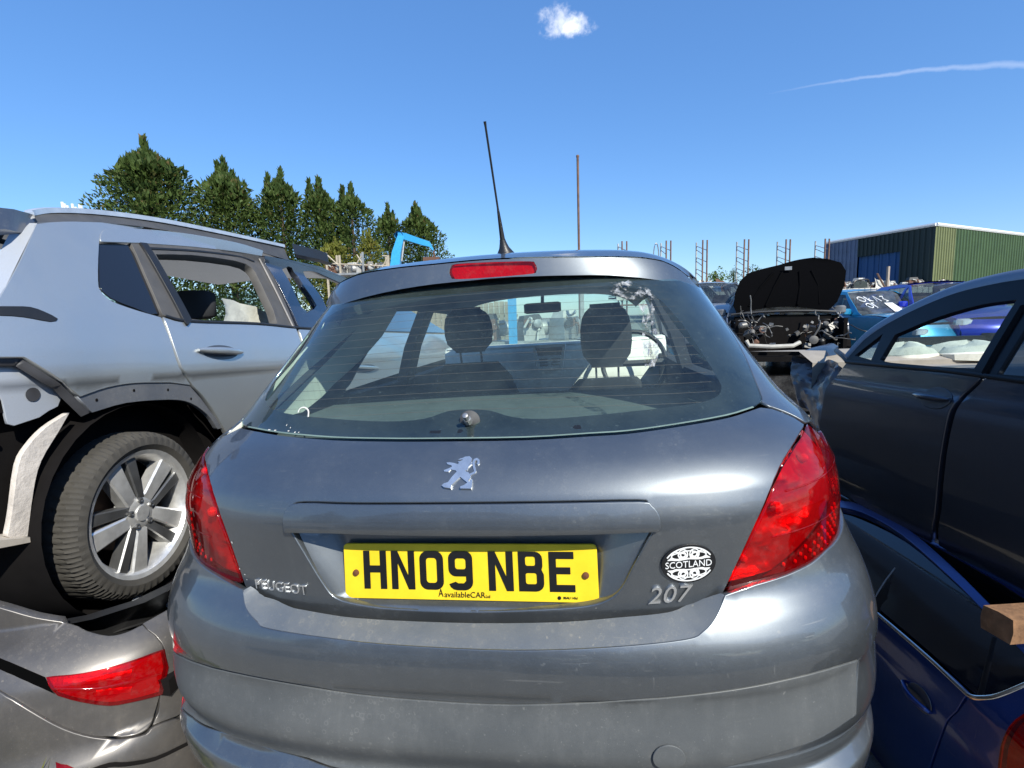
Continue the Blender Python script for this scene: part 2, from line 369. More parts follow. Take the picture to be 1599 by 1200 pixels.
# ================================================================== the grey hatchback in the middle
HB = Frame((-.0777, .900, .3675), (0, -2.0, -8.878))
BODY = Shell(([.3, .70, .80, .87, .92, .96, 1.0, 1.035, 1.10, 1.20, 1.30, 1.46], [.03, .012, .005, .0, .012, .04, .09, .155, .215, .31, .405, .56]),
             ([.3, .6, .75, .9, .98, 1.04, 1.15, 1.3, 1.46], [.80, .80, .792, .782, .762, .726, .668, .597, .53]), ([.3, 1.5], [.6, .6]), ([.3, 1.5], [3.6, 3.6]))
BUMP = Shell(([.2, .25, .30, .34, .38, .405, .415, .48, .575, .585, .62, .66, .69, .74, .85], [.06, .02, -.05, -.083, -.085, -.06, -.05, -.073, -.056, -.060, -.062, -.054, -.040, -.008, .012]),
             ([.2, .30, .38, .45, .58, .70, .8, .9], [.80, .825, .84, .845, .852, .835, .805, .785]), ([.2, 1], [.6, .6]), ([.2, 1.], [3.2, 3.4]))
SPO = Shell(([1.20, 1.25, 1.30, 1.36, 1.42, 1.46], [.345, .39, .42, .435, .452, .50]), ([1.2, 1.25, 1.30, 1.36, 1.42, 1.46], [.64, .62, .60, .575, .53, .50]), ([.3, 1.5], [.6, .6]), ([.3, 1.5], [3.4, 3.4]))
car_paint = paint('grey_blue_metallic', (.158, .174, .188), rough=.40, metal=.85, coat=1.0, dust=.16, dustcol=(.30, .285, .25), crough=.035)
black_pl = mat('black_plastic', (.016, .016, .017), .45, bump=.15, bscale=300); seal = mat('rubber_seal', (.02, .02, .021), .7)
dark_in = mat('dark_cabin_fabric', (.022, .024, .028), .9, bump=.3, bscale=400); chrome = mat('chrome', (.78, .78, .79), .13, 1., var=.05)
trim_lt = mat('pale_cabin_trim', (.62, .62, .56), .8, var=.06); hb = thing('grey_hatchback', HB, '', 'car')
hb['label'] = 'dark grey hatchback seen from behind with yellow plate HN09 NBE'
def hh(pts, sh=BODY, n=4): return [sh.hit(HB, *p) for p in cr(pts, n)]
def fsurf(sh, off=0.): return lambda u, v: sh.pt(u, v, off)
def P3(sh, px, py, off=0.): u, v = sh.hit(HB, px, py); return sh.pt(np.array([u]), np.array([v]), off)[0]
def onplane(fr, px, py, y):
    o, d = fr.lray(px, py); return o+d*((y-o[1])/d[1])
gap = .003
# traced outlines (pixels of the photograph)
shut = [(383, 914), (394, 934), (425, 953), (451, 960), (511, 971), (594, 979), (740, 985), (883, 983), (978, 975), (1049, 968), (1082, 960), (1109, 944), (1128, 926)]
li_in_R = [(1159, 861), (1189, 795), (1216, 729), (1237, 693), (1255, 663)]
li_in_L = [(318, 699), (320, 712), (327, 745), (342, 796), (363, 856)]
seamR = [(1240, 653), (1222, 645), (1205, 639)]; seamL = [(375, 669), (355, 679), (336, 689)]
gbot = [(1188, 637), (1176, 641), (1133, 654), (1053, 668), (980, 678), (920, 682), (820, 688), (680, 690), (600, 690), (520, 688), (440, 681), (388, 672)]
hatch_o = hh(shut, n=3) + hh(li_in_R, n=3) + hh(seamR, n=2) + hh(gbot, n=3) + hh(seamL, n=2) + hh(li_in_L, n=3)
# handle and plate recess opening
rec_px = [(451, 828), (449, 806), (455, 790), (474, 782), (560, 784), (740, 783), (880, 781), (996, 779), (1013, 784), (1024, 798), (1027, 815), (1024, 827)]
rec_lo = [(1010, 852), (990, 889), (972, 922), (950, 940), (915, 950), (850, 955), (740, 958), (620, 954), (560, 947), (522, 936), (500, 910), (475, 869)]
rec_o = [BODY.hit(HB, *p) for p in cr(rec_px, 3)] + [BODY.hit(HB, *p) for p in cr(rec_lo, 3)]
cen = np.mean(rec_o, 0)
tailgate = panel('tailgate', hatch_o, fsurf(BODY), car_paint, hb, .018, .72, holes=[rec_o], thick=.02, roll=.003)
gapm = mat('slot_shade', (.002, .002, .002), .95, spec=.02)
for ln in (shut, li_in_R, li_in_L, gbot): strip('shut_line_shade', hh(ln, n=4), fsurf(BODY), .022, gapm, tailgate, -.012, h=0)  # near-black strips that paint the gap shadow along the shut lines
# recessed pan round the number plate
pz0 = .705
def pan_surf(u, v):
    h = np.array([BODY.phx(.378, .87), BODY.phx(.285, .715)]); ue = h[0]+(h[1]-h[0])*np.clip((.87-v)/.155, 0, 1)
    dx = (ue-np.abs(u))*.62; dz = v-.703
    dep = sst((dx+.004)/.062)*sst((dz+.006)/.03)*(.042+.13*np.clip(v-.72, 0, .2))
    return BODY.pt(u, v, -dep)
pan_o = [tuple(cen+(np.array(p)-cen)*1.012) for p in rec_o]
panel('plate_recess', pan_o, pan_surf, car_paint, tailgate, .008, .62, thick=0)
# handle strip over the recess
def lip_surf(u, v): return BODY.pt(u, v, .013-.003*sst((.868-v)/.01)+.0*u)
lipbot = [(1021, 827), (960, 830), (880, 832), (740, 834), (600, 832), (520, 829), (454, 829)]
lip_o = hh(rec_px, n=3)[1:-1]
lip_o = [(u*.990, v-.0035) for u, v in lip_o] + hh(lipbot, n=3)
panel('boot_handle_strip', lip_o, lip_surf, car_paint, tailgate, .010, .62, thick=.034, roll=.003)
# rear window, printed border, heating lines
gl_top = [(489, 492), (509, 478), (531, 469), (573, 456), (627, 444), (680, 436), (740, 430), (800, 425), (920, 422), (973, 424), (1027, 430), (1067, 440), (1097, 452)]
gl_R = [(1099, 457), (1112, 473), (1132, 504), (1158, 546), (1178, 592), (1189, 620), (1189, 628)]
gl_B = [(1176, 636), (1133, 649), (1053, 663), (980, 673), (920, 677), (820, 683), (680, 685), (600, 685), (520, 683), (440, 676), (388, 667)]
gl_L = [(377, 658), (384, 644), (403, 613), (443, 556), (470, 522)]
glass_o = hh(gl_top, n=2) + hh(gl_R, n=3) + hh(gl_B, n=3) + hh(gl_L, n=3)
rear_glass = glass('rear_window_glass', (.82, .96, .91), dust=.10, dustcol=(.32, .42, .40), refl=.9)
rw = panel('rear_window', glass_o, fsurf(BODY, -.001), rear_glass, hb, .022, .66, thick=.004, roll=.001)
fr_in = [(552, 477), (600, 468), (680, 459), (760, 453), (840, 449), (920, 447), (990, 450), (1025, 462), (1062, 500), (1095, 546), (1122, 590), (1129, 607), (1118, 622), (1080, 632), (1000, 642), (920, 650), (850, 655), (800, 652), (765, 642), (730, 640), (698, 643), (660, 655), (600, 659), (520, 655), (455, 648), (424, 640), (413, 627), (425, 597), (452, 555), (490, 512), (520, 489)]
frit = mat('black_glass_print', (.012, .014, .018), .35, spec=.3, var=.05)
panel('window_border', glass_o, fsurf(BODY, -.0035), frit, rw, .02, .66, holes=[[BODY.hit(HB, *p) for p in cr(fr_in, 3, True)]], thick=0)
heat = mat('heating_line', (.10, .055, .04), .8)
for i in range(15):
    z = 1.055+i*.0185; e = BODY.phx(.575-(z-1.05)*.33, z); e = e-.02
    us = np.linspace(-e, e*.93, 40); strip('heating_line', [(u, z+.012*(1-(u/e)**2)-.006) for u in us], fsurf(BODY, -.0032), .0008, heat, rw, .0, h=-.0003)
# glass bottom edge bead
strip('window_edge', hh(gl_B, n=3), fsurf(BODY), .004, mat('greenish_glass_edge', (.16, .22, .19), .4), rw, .0008, h=.0004)
# side skins: quarter panels with the rear pillars
sideR = hh(gl_R, n=3) + hh([(1200, 634), (1207, 636), (1224, 642), (1242, 650), (1257, 659)], n=2)
sideR = [(u+.006, v) for u, v in sideR] + [(rad(d), z) for d, z in ((64, .985), (71, .95), (74.5, .90), (75, .85), (73, .80), (80, .78), (100, .77), (118, .77), (118, .99), (114, 1.02), (112, 1.10), (111, 1.22), (110, 1.33), (80, 1.35), (66, 1.34))]
sideL = hh([(489, 495), (470, 522), (441, 556), (401, 613), (380, 646), (372, 660), (353, 676), (333, 686), (316, 696)], n=3)
sideL = [(u-.006, v) for u, v in sideL] + [(-rad(d), z) for d, z in ((64, .985), (71, .95), (74.5, .90), (75, .85), (73, .80), (80, .78), (100, .77), (118, .77), (118, .99), (114, 1.02), (112, 1.10), (111, 1.22), (110, 1.33), (80, 1.35), (66, 1.34))]
panel('quarter_panel', sideR, fsurf(BODY), car_paint, hb, .022, .6, thick=.006)
panel('quarter_panel', sideL, fsurf(BODY), car_paint, hb, .022, .6, thick=.006)
# ---- tail lamps: clear red lens over a faceted reflector, small diodes low down on the outer side
def lens_mat():
    mt, n, l = newmat('red_lens'); out = n.new('ShaderNodeOutputMaterial')
    tr = nd(n, 'ShaderNodeBsdfTransparent', Color=(.97, .022, .018, 1)); gl = nd(n, 'ShaderNodeBsdfGlossy', Color=(1, .93, .93, 1), Roughness=.05)
    df = nd(n, 'ShaderNodeBsdfDiffuse', Color=(.34, .004, .008, 1)); fr = fresnel(n, l, 1.45)
    m0 = nd(n, 'ShaderNodeMixShader', Fac=.16); l.new(tr.outputs[0], m0.inputs[1]); l.new(df.outputs[0], m0.inputs[2])
    m1 = n.new('ShaderNodeMixShader'); l.new(fr.outputs[0], m1.inputs[0]); l.new(m0.outputs[0], m1.inputs[1]); l.new(gl.outputs[0], m1.inputs[2])
    du = nd(n, 'ShaderNodeBsdfDiffuse', Color=(.30, .17, .15, 1)); m2 = n.new('ShaderNodeMixShader')
    l.new(mth(n, l, 'MULTIPLY', ramp(n, l, noise(n, l, 30., 6, .7), .5, .8), .16), m2.inputs[0]); l.new(m1.outputs[0], m2.inputs[1]); l.new(du.outputs[0], m2.inputs[2])
    l.new(m2.outputs[0], out.inputs[0]); return mt
def reflector_mat():
    mt, n, l = newmat('lamp_reflector'); out = n.new('ShaderNodeOutputMaterial'); b = n.new('ShaderNodeBsdfPrincipled'); l.new(b.outputs[0], out.inputs[0])
    b.inputs['Base Color'].default_value = (.90, .80, .76, 1); b.inputs['Metallic'].default_value = .75; b.inputs['Roughness'].default_value = .30
    tcn = n.new('ShaderNodeTexCoord'); v = n.new('ShaderNodeTexVoronoi'); v.inputs['Scale'].default_value = 60; l.new(tcn.outputs['Object'], v.inputs['Vector'])
    bp = n.new('ShaderNodeBump'); bp.inputs['Strength'].default_value = .22; bp.inputs['Distance'].default_value = .006; l.new(v.outputs['Distance'], bp.inputs['Height']); l.new(bp.outputs[0], b.inputs['Normal'])
    return mt
lens = lens_mat(); reflector = reflector_mat(); led_mat = mat('diode_dome', (.9, .75, .75), .12, .2)
lensdark = mat('lamp_housing_dark', (.10, .006, .012), .5)
liR = [(1258, 663), (1271, 674), (1289, 696)]; outer = [(66, .962), (71, .94), (73, .90), (73, .85), (71, .806), (66.5, .786)]
lampR = hh(liR, n=2) + [(rad(d), z) for d, z in outer] + hh([(1288, 856), (1264, 877), (1228, 895), (1180, 910), (1134, 921)], n=2) + hh([(1162, 863), (1192, 797), (1219, 731), (1240, 695)], n=2)
lampL = [(-rad(d), z) for d, z in outer[::-1]] + hh([(302, 714), (315, 699)], n=1) + hh([(318, 716), (325, 747), (340, 798), (361, 858), (379, 909)], n=2) + hh([(339, 895), (309, 869)], n=2)
lampL = lampL[:]  # wound from the outer edge upwards
def dome(c, nrm, r, h, n=10):
    c = np.array(c, float); nrm = unit(nrm); return [(r, 0), (r*.92, h*.45), (r*.6, h*.85), (0.001, h)], c, nrm
for side, o in ((1, lampR), (-1, lampL)):
    cu = np.mean([p[0] for p in o])
    lp = panel('tail_lamp', o, fsurf(BODY, .004), lens, hb, .014, .62, thick=.012, roll=.002)
    def rf(u, v, s=side):
        t = (v-.74)/.25; return BODY.pt(u, v, -.016-.020*np.clip(1-(((v-.872)/.045)**2+((np.abs(u)-BODY.phx(.60, .872))*.6/.062)**2), 0, 1)**.5-.018*np.clip(1-(((v-.940)/.030)**2+((np.abs(u)-BODY.phx(.68, .940))*.6/.040)**2), 0, 1)**.5-.018*np.clip(1-(((v-.785)/.032)**2+((np.abs(u)-BODY.phx(.53, .785))*.6/.040)**2), 0, 1)**.5)
    ins = [(cu+(u-cu)*.955, .865+(v-.865)*.955) for u, v in o]
    panel('lamp_reflector', ins, rf, reflector, lp, .010, .62, thick=0)
    for zc, xc, rb3 in ((.872, .60, .012), (.940, .68, .009), (.785, .53, .009)):        # bulbs standing in the bowls
        uu = side*BODY.phx(xc, zc); p = BODY.pt(np.array([uu]), np.array([zc]), -.034)[0]; q = BODY.pt(np.array([uu]), np.array([zc]), 0.)[0]; nrm = unit(q-p)
        b_ = MB(); b_.lathe([(rb3*.6, 0), (rb3, .006), (rb3, .012), (rb3*.6, .018), (.0005, .020)], p, nrm, 14); b_.build('bulb', mat('bulb_glass', (.85, .80, .78), .1, .2), lp)
    for zz_ in (.908, .832):
        ul, uh = BODY.phx(.52+.42*max(0, zz_-.80), zz_), rad(68); strip('lens_moulding', [(side*(ul+.03+(uh-ul-.05)*t), zz_+.012*t) for t in np.linspace(0, 1, 14)], fsurf(BODY), .0035, lens, lp, .0042, h=.0012)
    # dark lower outer field with rows of diodes
    fld = []
    for u, v in [(0.0, 0.0), (.45, .02), (.80, .10), (.97, .32), (.96, .72), (.80, .80), (.50, .52), (.22, .22)]:
        z = .752+v*.125; ulo = BODY.phx(.55, z); uhi = rad(64.); fld.append((side*(ulo+(uhi-ulo)*u), z))
    if side < 0: fld = fld[::-1]
    panel('diode_field', fld, fsurf(BODY, -.006), lensdark, lp, .02, .62, thick=0)
    fp = np.array(fld); led = None
    for r in range(9):
        for c in range(16):
            z = .757+r*.0115; u = side*(rad(36)+c*rad(1.85)+(rad(.92) if r % 2 else 0))
            if not inside(np.array([[u, z]]), [(fp[:, 0].mean()+(a-fp[:, 0].mean())*.88, fp[:, 1].mean()+(b-fp[:, 1].mean())*.86) for a, b in fld])[0]: continue
            p = BODY.pt(np.array([u]), np.array([z]), -.0055)[0]; q = BODY.pt(np.array([u]), np.array([z]), 0.)[0]
            if led is None:
                b_ = MB(); b_.lathe([(.0042, 0), (.0042, .002), (.003, .0036), (.0003, .0042)], (0, 0, 0), (0, 0, 1), 8); led = b_.build('diode', led_mat, lp); ob = led
            else: ob = link(led.copy(), lp)
            ob.matrix_local = Matrix.Translation(Vector(p)) @ Vector(q-p).to_track_quat('Z', 'Y').to_matrix().to_4x4()
# ---- bumper
top = [(380, 920), (391, 941), (423, 960), (450, 967), (511, 978), (594, 986), (740, 992), (883, 990), (978, 982), (1049, 975), (1083, 967), (1114, 948), (1132, 930)]
crs = [(378, 923), (383, 950), (400, 973), (419, 984), (515, 999), (622, 1010), (800, 1018), (950, 1013), (1070, 1001), (1100, 987), (1119, 964), (1134, 931)]
bt = hh(top, BUMP, 3); bcz = hh(crs, BUMP, 4)
zc_f = pch([u for u, v in bcz], [v for u, v in bcz]); zs_f = pch([u for u, v in bt], [v for u, v in bt])
def step_surf(u, v):
    zc, zs = zc_f(u), zs_f(u); t = np.clip((v-zc)/np.maximum(zs-zc, .004), -.2, 1.2); return BUMP.pt(u, v, -.002-.034*t*np.clip((zs-zc)/.02, 0, 1))
rtop = [BUMP.hit(HB, *p) for p in ((1181, 915), (1230, 900), (1268, 882), (1292, 861))] + [(rad(67), .783), (rad(72), .80), (rad(80), .80), (rad(112), .80)]
ltop = [(-rad(112), .80), (-rad(80), .80), (-rad(72), .80), (-rad(67), .783)] + [BUMP.hit(HB, *p) for p in ((304, 874), (338, 901))]
sm = [(257, 1007), (301, 1032), (373, 1051), (458, 1067), (551, 1082), (658, 1092), (800, 1099), (988, 1092), (1138, 1077), (1250, 1055), (1325, 1034), (1341, 1029)]
sml = hh(sm, BUMP, 3)
zl = sml[0][1]; zr = sml[-1][1]
up_o = [(-rad(112), zl+.01)] + sml + [(rad(112), zr+.01)] + rtop[::-1] + bcz[::-1] + ltop[::-1]
bumper = panel('rear_bumper', up_o, fsurf(BUMP), car_paint, hb, .016, .62, thick=.02, roll=.0025)
panel('bumper_step', bcz + bt[::-1], step_surf, paint('dusty_step_paint', (.158, .174, .188), rough=.4, metal=.4, coat=.2, dust=.55, dustcol=(.26, .24, .20)), bumper, .012, .62, thick=.0)
strim = paint('grey_bumper_trim', (.088, .094, .097), rough=.5, metal=.15, coat=0., dust=.45, dustcol=(.22, .22, .21))
lo_px = [(268, 1088), (319, 1131), (408, 1166), (480, 1184), (540, 1201), (660, 1216), (800, 1222), (960, 1217), (1080, 1207), (1140, 1197), (1231, 1171), (1288, 1149), (1338, 1116)]
lol = hh(lo_px, BUMP, 3); smt = hh([(x, y+5) for x, y in sm], BUMP, 3)
panel('bumper_trim', lol + smt[::-1], fsurf(BUMP, -.001), strim, bumper, .014, .62, thick=.012, roll=.002)
zz0, zz1 = lol[0][1], lol[-1][1]
low_o = [(-rad(112), .26)] + [(rad(d), .262) for d in range(-100, 101, 10)] + [(rad(112), .26), (rad(112), zr)] + [(sml[-1][0]+.02, sml[-1][1]-.003)] + [(u, v-.004) for u, v in lol[::-1]] + [(sml[0][0]-.02, sml[0][1]-.003), (-rad(112), zl)]
panel('bumper_valance', low_o, fsurf(BUMP, -.002), car_paint, bumper, .016, .62, thick=.012, roll=.003)
pc = np.array(BUMP.hit(HB, 1042, 1183)); cap = [(pc[0]+.0215*math.cos(a)/.62, pc[1]+.0215*math.sin(a)) for a in np.linspace(0, 2*math.pi, 25)[:-1]]
panel('towing_cap', cap, fsurf(BUMP, .0045), strim, bumper, .008, .62, thick=.003, roll=.0012)
# ---- roof spoiler with high brake lamp
s_bot = [(490, 496), (509, 486), (531, 477), (573, 464), (627, 452), (680, 444), (740, 438), (800, 433), (920, 430), (973, 432), (1027, 438), (1067, 448), (1098, 458)]
s_top = [(493, 481), (502, 467), (521, 450), (548, 435), (573, 427), (627, 419), (680, 414), (740, 408), (820, 404), (900, 403), (980, 403), (1008, 405), (1035, 410), (1061, 424), (1083, 443), (1093, 454)]
sb = hh(s_bot, SPO, 2); st_ = hh(s_top, SPO, 2)
bl = cr([(714, 413), (706, 418), (704, 425), (707, 432), (715, 436), (770, 433), (828, 428), (835, 424), (836, 418), (833, 412), (826, 409), (770, 410)], 3, True)
blo = [SPO.hit(HB, *p) for p in bl]; bc = np.mean(blo, 0)
def spo_s(u, v): return SPO.pt(u, v, .004*np.sin(np.clip((v-1.29)/.13, 0, 1)*math.pi))
spo_paint = car_paint
spoiler = panel('roof_spoiler', sb + st_[::-1], spo_s, spo_paint, hb, .014, .6, holes=[[tuple(bc+(np.array(p)-bc)*1.03) for p in blo][::-1]], thick=.0, roll=.002)
brk = panel('high_brake_lamp', blo, lambda u, v: spo_s(u, v), lens, spoiler, .008, .6, thick=.012, roll=.003)
panel('lamp_back', blo, lambda u, v: SPO.pt(u, v, -.008), mat('brake_lamp_back', (.42, .03, .03), .5, bump=.6, bscale=140), brk, .02, .6, thick=0)
# spoiler top and roof: lofted from the spoiler's top edge forward to the windscreen
st3 = np.array([spo_s(np.array([u]), np.array([v]))[0] for u, v in st_]); sb3 = np.array([SPO.pt(np.array([u]), np.array([v]))[0] for u, v in sb])
def resamp(P, k):
    d = np.concatenate([[0], np.cumsum(np.linalg.norm(np.diff(P, axis=0), axis=1))]); t = np.linspace(0, d[-1], k); return np.stack([np.interp(t, d, P[:, i]) for i in range(3)], -1)
K = 61; e0 = resamp(st3, K); hw = np.linspace(-1, 1, K)
def roofline(y): return pch([.35, .55, .80, 1.2, 1.6, 2.0, 2.18], [1.385, 1.424, 1.444, 1.462, 1.466, 1.443, 1.418])(y)
def arch(y, wd, drop=.05): return np.stack([hw*wd, np.full(K, y), roofline(y)-drop*np.abs(hw)**2.6-.05*np.abs(hw)**10], -1)
rings = [e0+np.array([0, .004, .004])*1]; b0 = arch(.62, .545)
for t in (.15, .35, .6, .8, 1.): rings.append(e0*(1-t)+b0*t+np.array([0, 0, .012*math.sin(math.pi*t)]))
for y, wd in ((.8, .555), (1.1, .565), (1.5, .57), (1.9, .56), (2.16, .545)): rings.append(arch(y, wd))
rf_ = MB(); rf_.loft([list(r) for r in rings], closed=False, caps=False); rf_.build('roof', car_paint, hb, auto=50)
us_ = resamp(sb3, K); gr = [us_, us_+np.array([0, .05, .004]), us_+np.array([0, .09, -.03])]
u_ = MB(); u_.loft([list(r) for r in gr], closed=False, caps=False); u_.build('spoiler_underside', car_paint, spoiler)
hl = MB(); hl.loft([[p-np.array([0, 0, .045]) for p in arch(y, wd-.03)] for y, wd in ((.52, .54), (.8, .555), (1.1, .565), (1.5, .57), (1.9, .56), (2.14, .545))], closed=False, caps=False); hl.build('headlining', mat('grey_headlining', (.20, .21, .22), .95), hb)
# ---- aerial
ab = onplane(HB, 790, 402, .78)
ae = MB(); ae.lathe([(.034, -.004), (.033, .004), (.025, .016), (.016, .030), (.011, .046), (.009, .056)], ab, (-.10, -.25, 1), 20)
aerial = ae.build('aerial_base', black_pl, hb)
tip = onplane(HB, 757, 190, .78-.17); a0 = ab+unit(np.array([-.10, -.25, 1]))*.05; dv = tip-a0
md = MB(); md.tube([a0+dv*t for t in np.linspace(0, 1, 24)], [.0085-.0045*min(1, t/.28) if t < .28 else (.0032 if t < .96 else .0042) for t in np.linspace(0, 1, 24)], 8); md.build('aerial_rod', black_pl, aerial)
# ---- wiper spindle in the rear window
wp = P3(BODY, 734, 657); wq = P3(BODY, 734, 657, .01); wnm = unit(wq-wp); ws = MB(); ws.lathe([(.022, .0), (.022, .003), (.018, .006), (.012, .009), (.010, .013), (.008, .015)], wp, wnm, 24)
sp_ = ws.build('wiper_grommet', mat('grey_grommet', (.07, .07, .07), .7), rw)
ws = MB(); d_ = unit(wnm+np.array([-.02, 0, .75])); ws.tube([wp+wnm*.012+d_*t for t in (0, .014, .016, .030, .031)], [.009, .008, .0062, .0058, .003], 10); ws.build('wiper_spindle', mat('dull_steel', (.45, .44, .42), .4, .8), rw)
# ---- number plate

pcen = np.array([-.002, .040, .767]); pux = np.array([1., 0, 0]); pn = unit(np.array([0, -1, .13])); puz = unit(np.cross(pn, pux))
def plane_s(o, ux, uy, nrm, h=0.): return lambda u, v: o+np.outer(u, ux)+np.outer(v, uy)+nrm*h
def rrect(w, h, r, n=5, cx=0, cy=0):
    out = []
    for sx, sy, a0 in ((1, -1, -90), (1, 1, 0), (-1, 1, 90), (-1, -1, 180)):
        for k in range(n+1):
            a = rad(a0+90*k/n); out.append((cx+sx*(w/2-r)+r*math.cos(a), cy+sy*(h/2-r)+r*math.sin(a)))
    return out
plate_m = mat('yellow_reflective_plate', (.84, .60, .022), .45, var=.09, vscale=16, spec=.4); ink = mat('black_plate_letters', (.006, .006, .006), .45, var=.02)
pl = panel('number_plate', rrect(.503, .1075, .008), plane_s(pcen, pux, puz, pn, .004), plate_m, hb, .05, 1, thick=.005, roll=.0012)
pl['label'] = 'yellow number plate reading HN09 NBE'
def rb(path, w):
    """ribbon outline of width w along an open path with mitred joints"""
    P = [np.array(p, float) for p in path]; L = []; R_ = []
    for i, p in enumerate(P):
        a = unit(P[i]-P[i-1]) if i > 0 else unit(P[1]-P[0]); b = unit(P[i+1]-P[i]) if i < len(P)-1 else a
        n1 = np.array([-a[1], a[0]]); n2 = np.array([-b[1], b[0]]); mm = unit(n1+n2); mm = mm/max(.4, mm @ n1); L.append(tuple(p+mm*w/2)); R_.append(tuple(p-mm*w/2))
    return R_+L[::-1]
def arcp(cx, cy, r, a0, a1, n=6): return [(cx+r*math.cos(rad(a0+(a1-a0)*k/n)), cy+r*math.sin(rad(a0+(a1-a0)*k/n))) for k in range(n+1)]
cw, ch, sw = .0482, .0757, .0135
glyph = {
 'H': [([(0,0),(sw,0),(sw,.0325),(cw-sw,.0325),(cw-sw,0),(cw,0),(cw,ch),(cw-sw,ch),(cw-sw,.0465),(sw,.0465),(sw,ch),(0,ch)], [])],
 'N': [([(0,0),(sw,0),(sw,.052),(cw-sw,0),(cw,0),(cw,ch),(cw-sw,ch),(cw-sw,.027),(sw,ch),(0,ch)], [])],
 '0': [(rrect(cw, ch, .016, 6, cw/2, ch/2), [rrect(cw-2*sw, ch-2*sw, .006, 4, cw/2, ch/2)])],
 'E': [([(0,0),(.048,0),(.048,sw),(sw,sw),(sw,.0335),(.040,.0335),(.040,.0465),(sw,.0465),(sw,ch-sw),(.047,ch-sw),(.047,ch),(0,ch)], [])],
 'B': [([(0,0)]+arcp(cw-.015,.015,.015,-90,0,4)+[(cw,.032),(cw-.004,.041),(cw-.002,.048)]+arcp(cw-.0165,ch-.0145,.0145,0,90,4)+[(0,ch)],
        [rrect(cw-2*sw, .021, .004, 3, cw/2, .0245), rrect(cw-2*sw-.002, .0175, .004, 3, cw/2-.001, .0575)])],
 '9': [(rrect(cw, .049, .0145, 6, cw/2, ch-.0245), [rrect(cw-2*sw, .021, .005, 4, cw/2, ch-.0245)]),
       ([(cw-sw,.046),(cw,.046),(cw,.016)]+arcp(cw-.016,.016,.016,0,-90,4)+[(.016,0)]+arcp(.016,.016,.016,-90,-165,3)+[(sw,.0165)]+[(.0185,sw),(cw-.0185,sw),(cw-sw,.0185)], [])]}
x = -.210
for chh in 'HN09 NBE':
    if chh == ' ': x += .021; continue
    for o, hs in glyph[chh]:
        panel('letter', [(x+a, -ch/2+.0035+b) for a, b in o], plane_s(pcen, pux, puz, pn, .0052+.0002*(len(o) < 24)), ink, pl, .05, 1, holes=[[(x+a, -ch/2+.0035+b) for a, b in h] for h in hs], thick=0, grid=False)
    x += .0585
rust = mat('rusty_screw', (.16, .06, .025), .8, .3)
for sx in (-.2270, .2300):
    b_ = MB(); b_.lathe([(.0065, .004), (.006, .0075), (.003, .0085), (.0003, .0088)], pcen+pux*sx+puz*-.003, pn, 12); b_.build('plate_screw', rust, pl)
# ---- lettering helper
def text_mesh(name, txt, o, ux, uy, width, height, mt, parent, ext=.004, shear=0., bold=0., base=0.):
    cu = bpy.data.curves.new('t', 'FONT'); cu.body = txt; cu.size = 1.; cu.extrude = .5; cu.offset = bold; cu.resolution_u = 3
    to = bpy.data.objects.new('t', cu); SC.collection.objects.link(to); dg = bpy.context.evaluated_depsgraph_get(); dg.update()
    me = bpy.data.meshes.new_from_object(to.evaluated_get(dg)); bpy.data.objects.remove(to); bpy.data.curves.remove(cu)
    co = np.array([tuple(v.co) for v in me.vertices]); lo = co.min(0); hi = co.max(0); s = (hi-lo); ux = unit(ux); uy = unit(np.array(uy)-ux*(np.array(uy) @ ux)); nn = np.cross(ux, uy)
    for v, c in zip(me.vertices, co):
        a = (c[0]-lo[0])/s[0]*width; b = (c[1]-lo[1])/s[1]*height; v.co = Vector(np.array(o)+ux*(a+shear*b)+uy*b+nn*(base+(c[2]+.5)*ext))
    me.materials.clear(); me.materials.append(mt); me.name = name; me.update()
    return link(bpy.data.objects.new(name, me), parent)
def on_body(pl_, pr_, pu_, sh=BODY, off=.0005):
    a = P3(sh, *pl_, off); b = P3(sh, *pr_, off); c = P3(sh, *pu_, off); return a, b-a, c-a
text_mesh('plate_maker_text', 'availableCAR', pcen+pux*-.045+puz*-.0485, pux, puz, .082, .011, ink, pl, .0006, base=.0048)
text_mesh('plate_maker_text', 'A', pcen+pux*-.057+puz*-.0475, pux, puz, .010, .015, ink, pl, .0006, base=.0048)
text_mesh('plate_maker_text', 'Ltd', pcen+pux*.038+puz*-.0485, pux, puz, .008, .006, ink, pl, .0006, base=.0048)
text_mesh('plate_maker_text', 'BSAU 145d', pcen+pux*.187+puz*-.0478, pux, puz, .026, .0045, ink, pl, .0006, base=.0048)
b_ = MB(); b_.lathe([(.0035, .0), (.0035, .0006), (.0004, .0007)], pcen+pux*.179+puz*-.0460+pn*.0045, pn, 12); b_.build('plate_maker_mark', ink, pl)
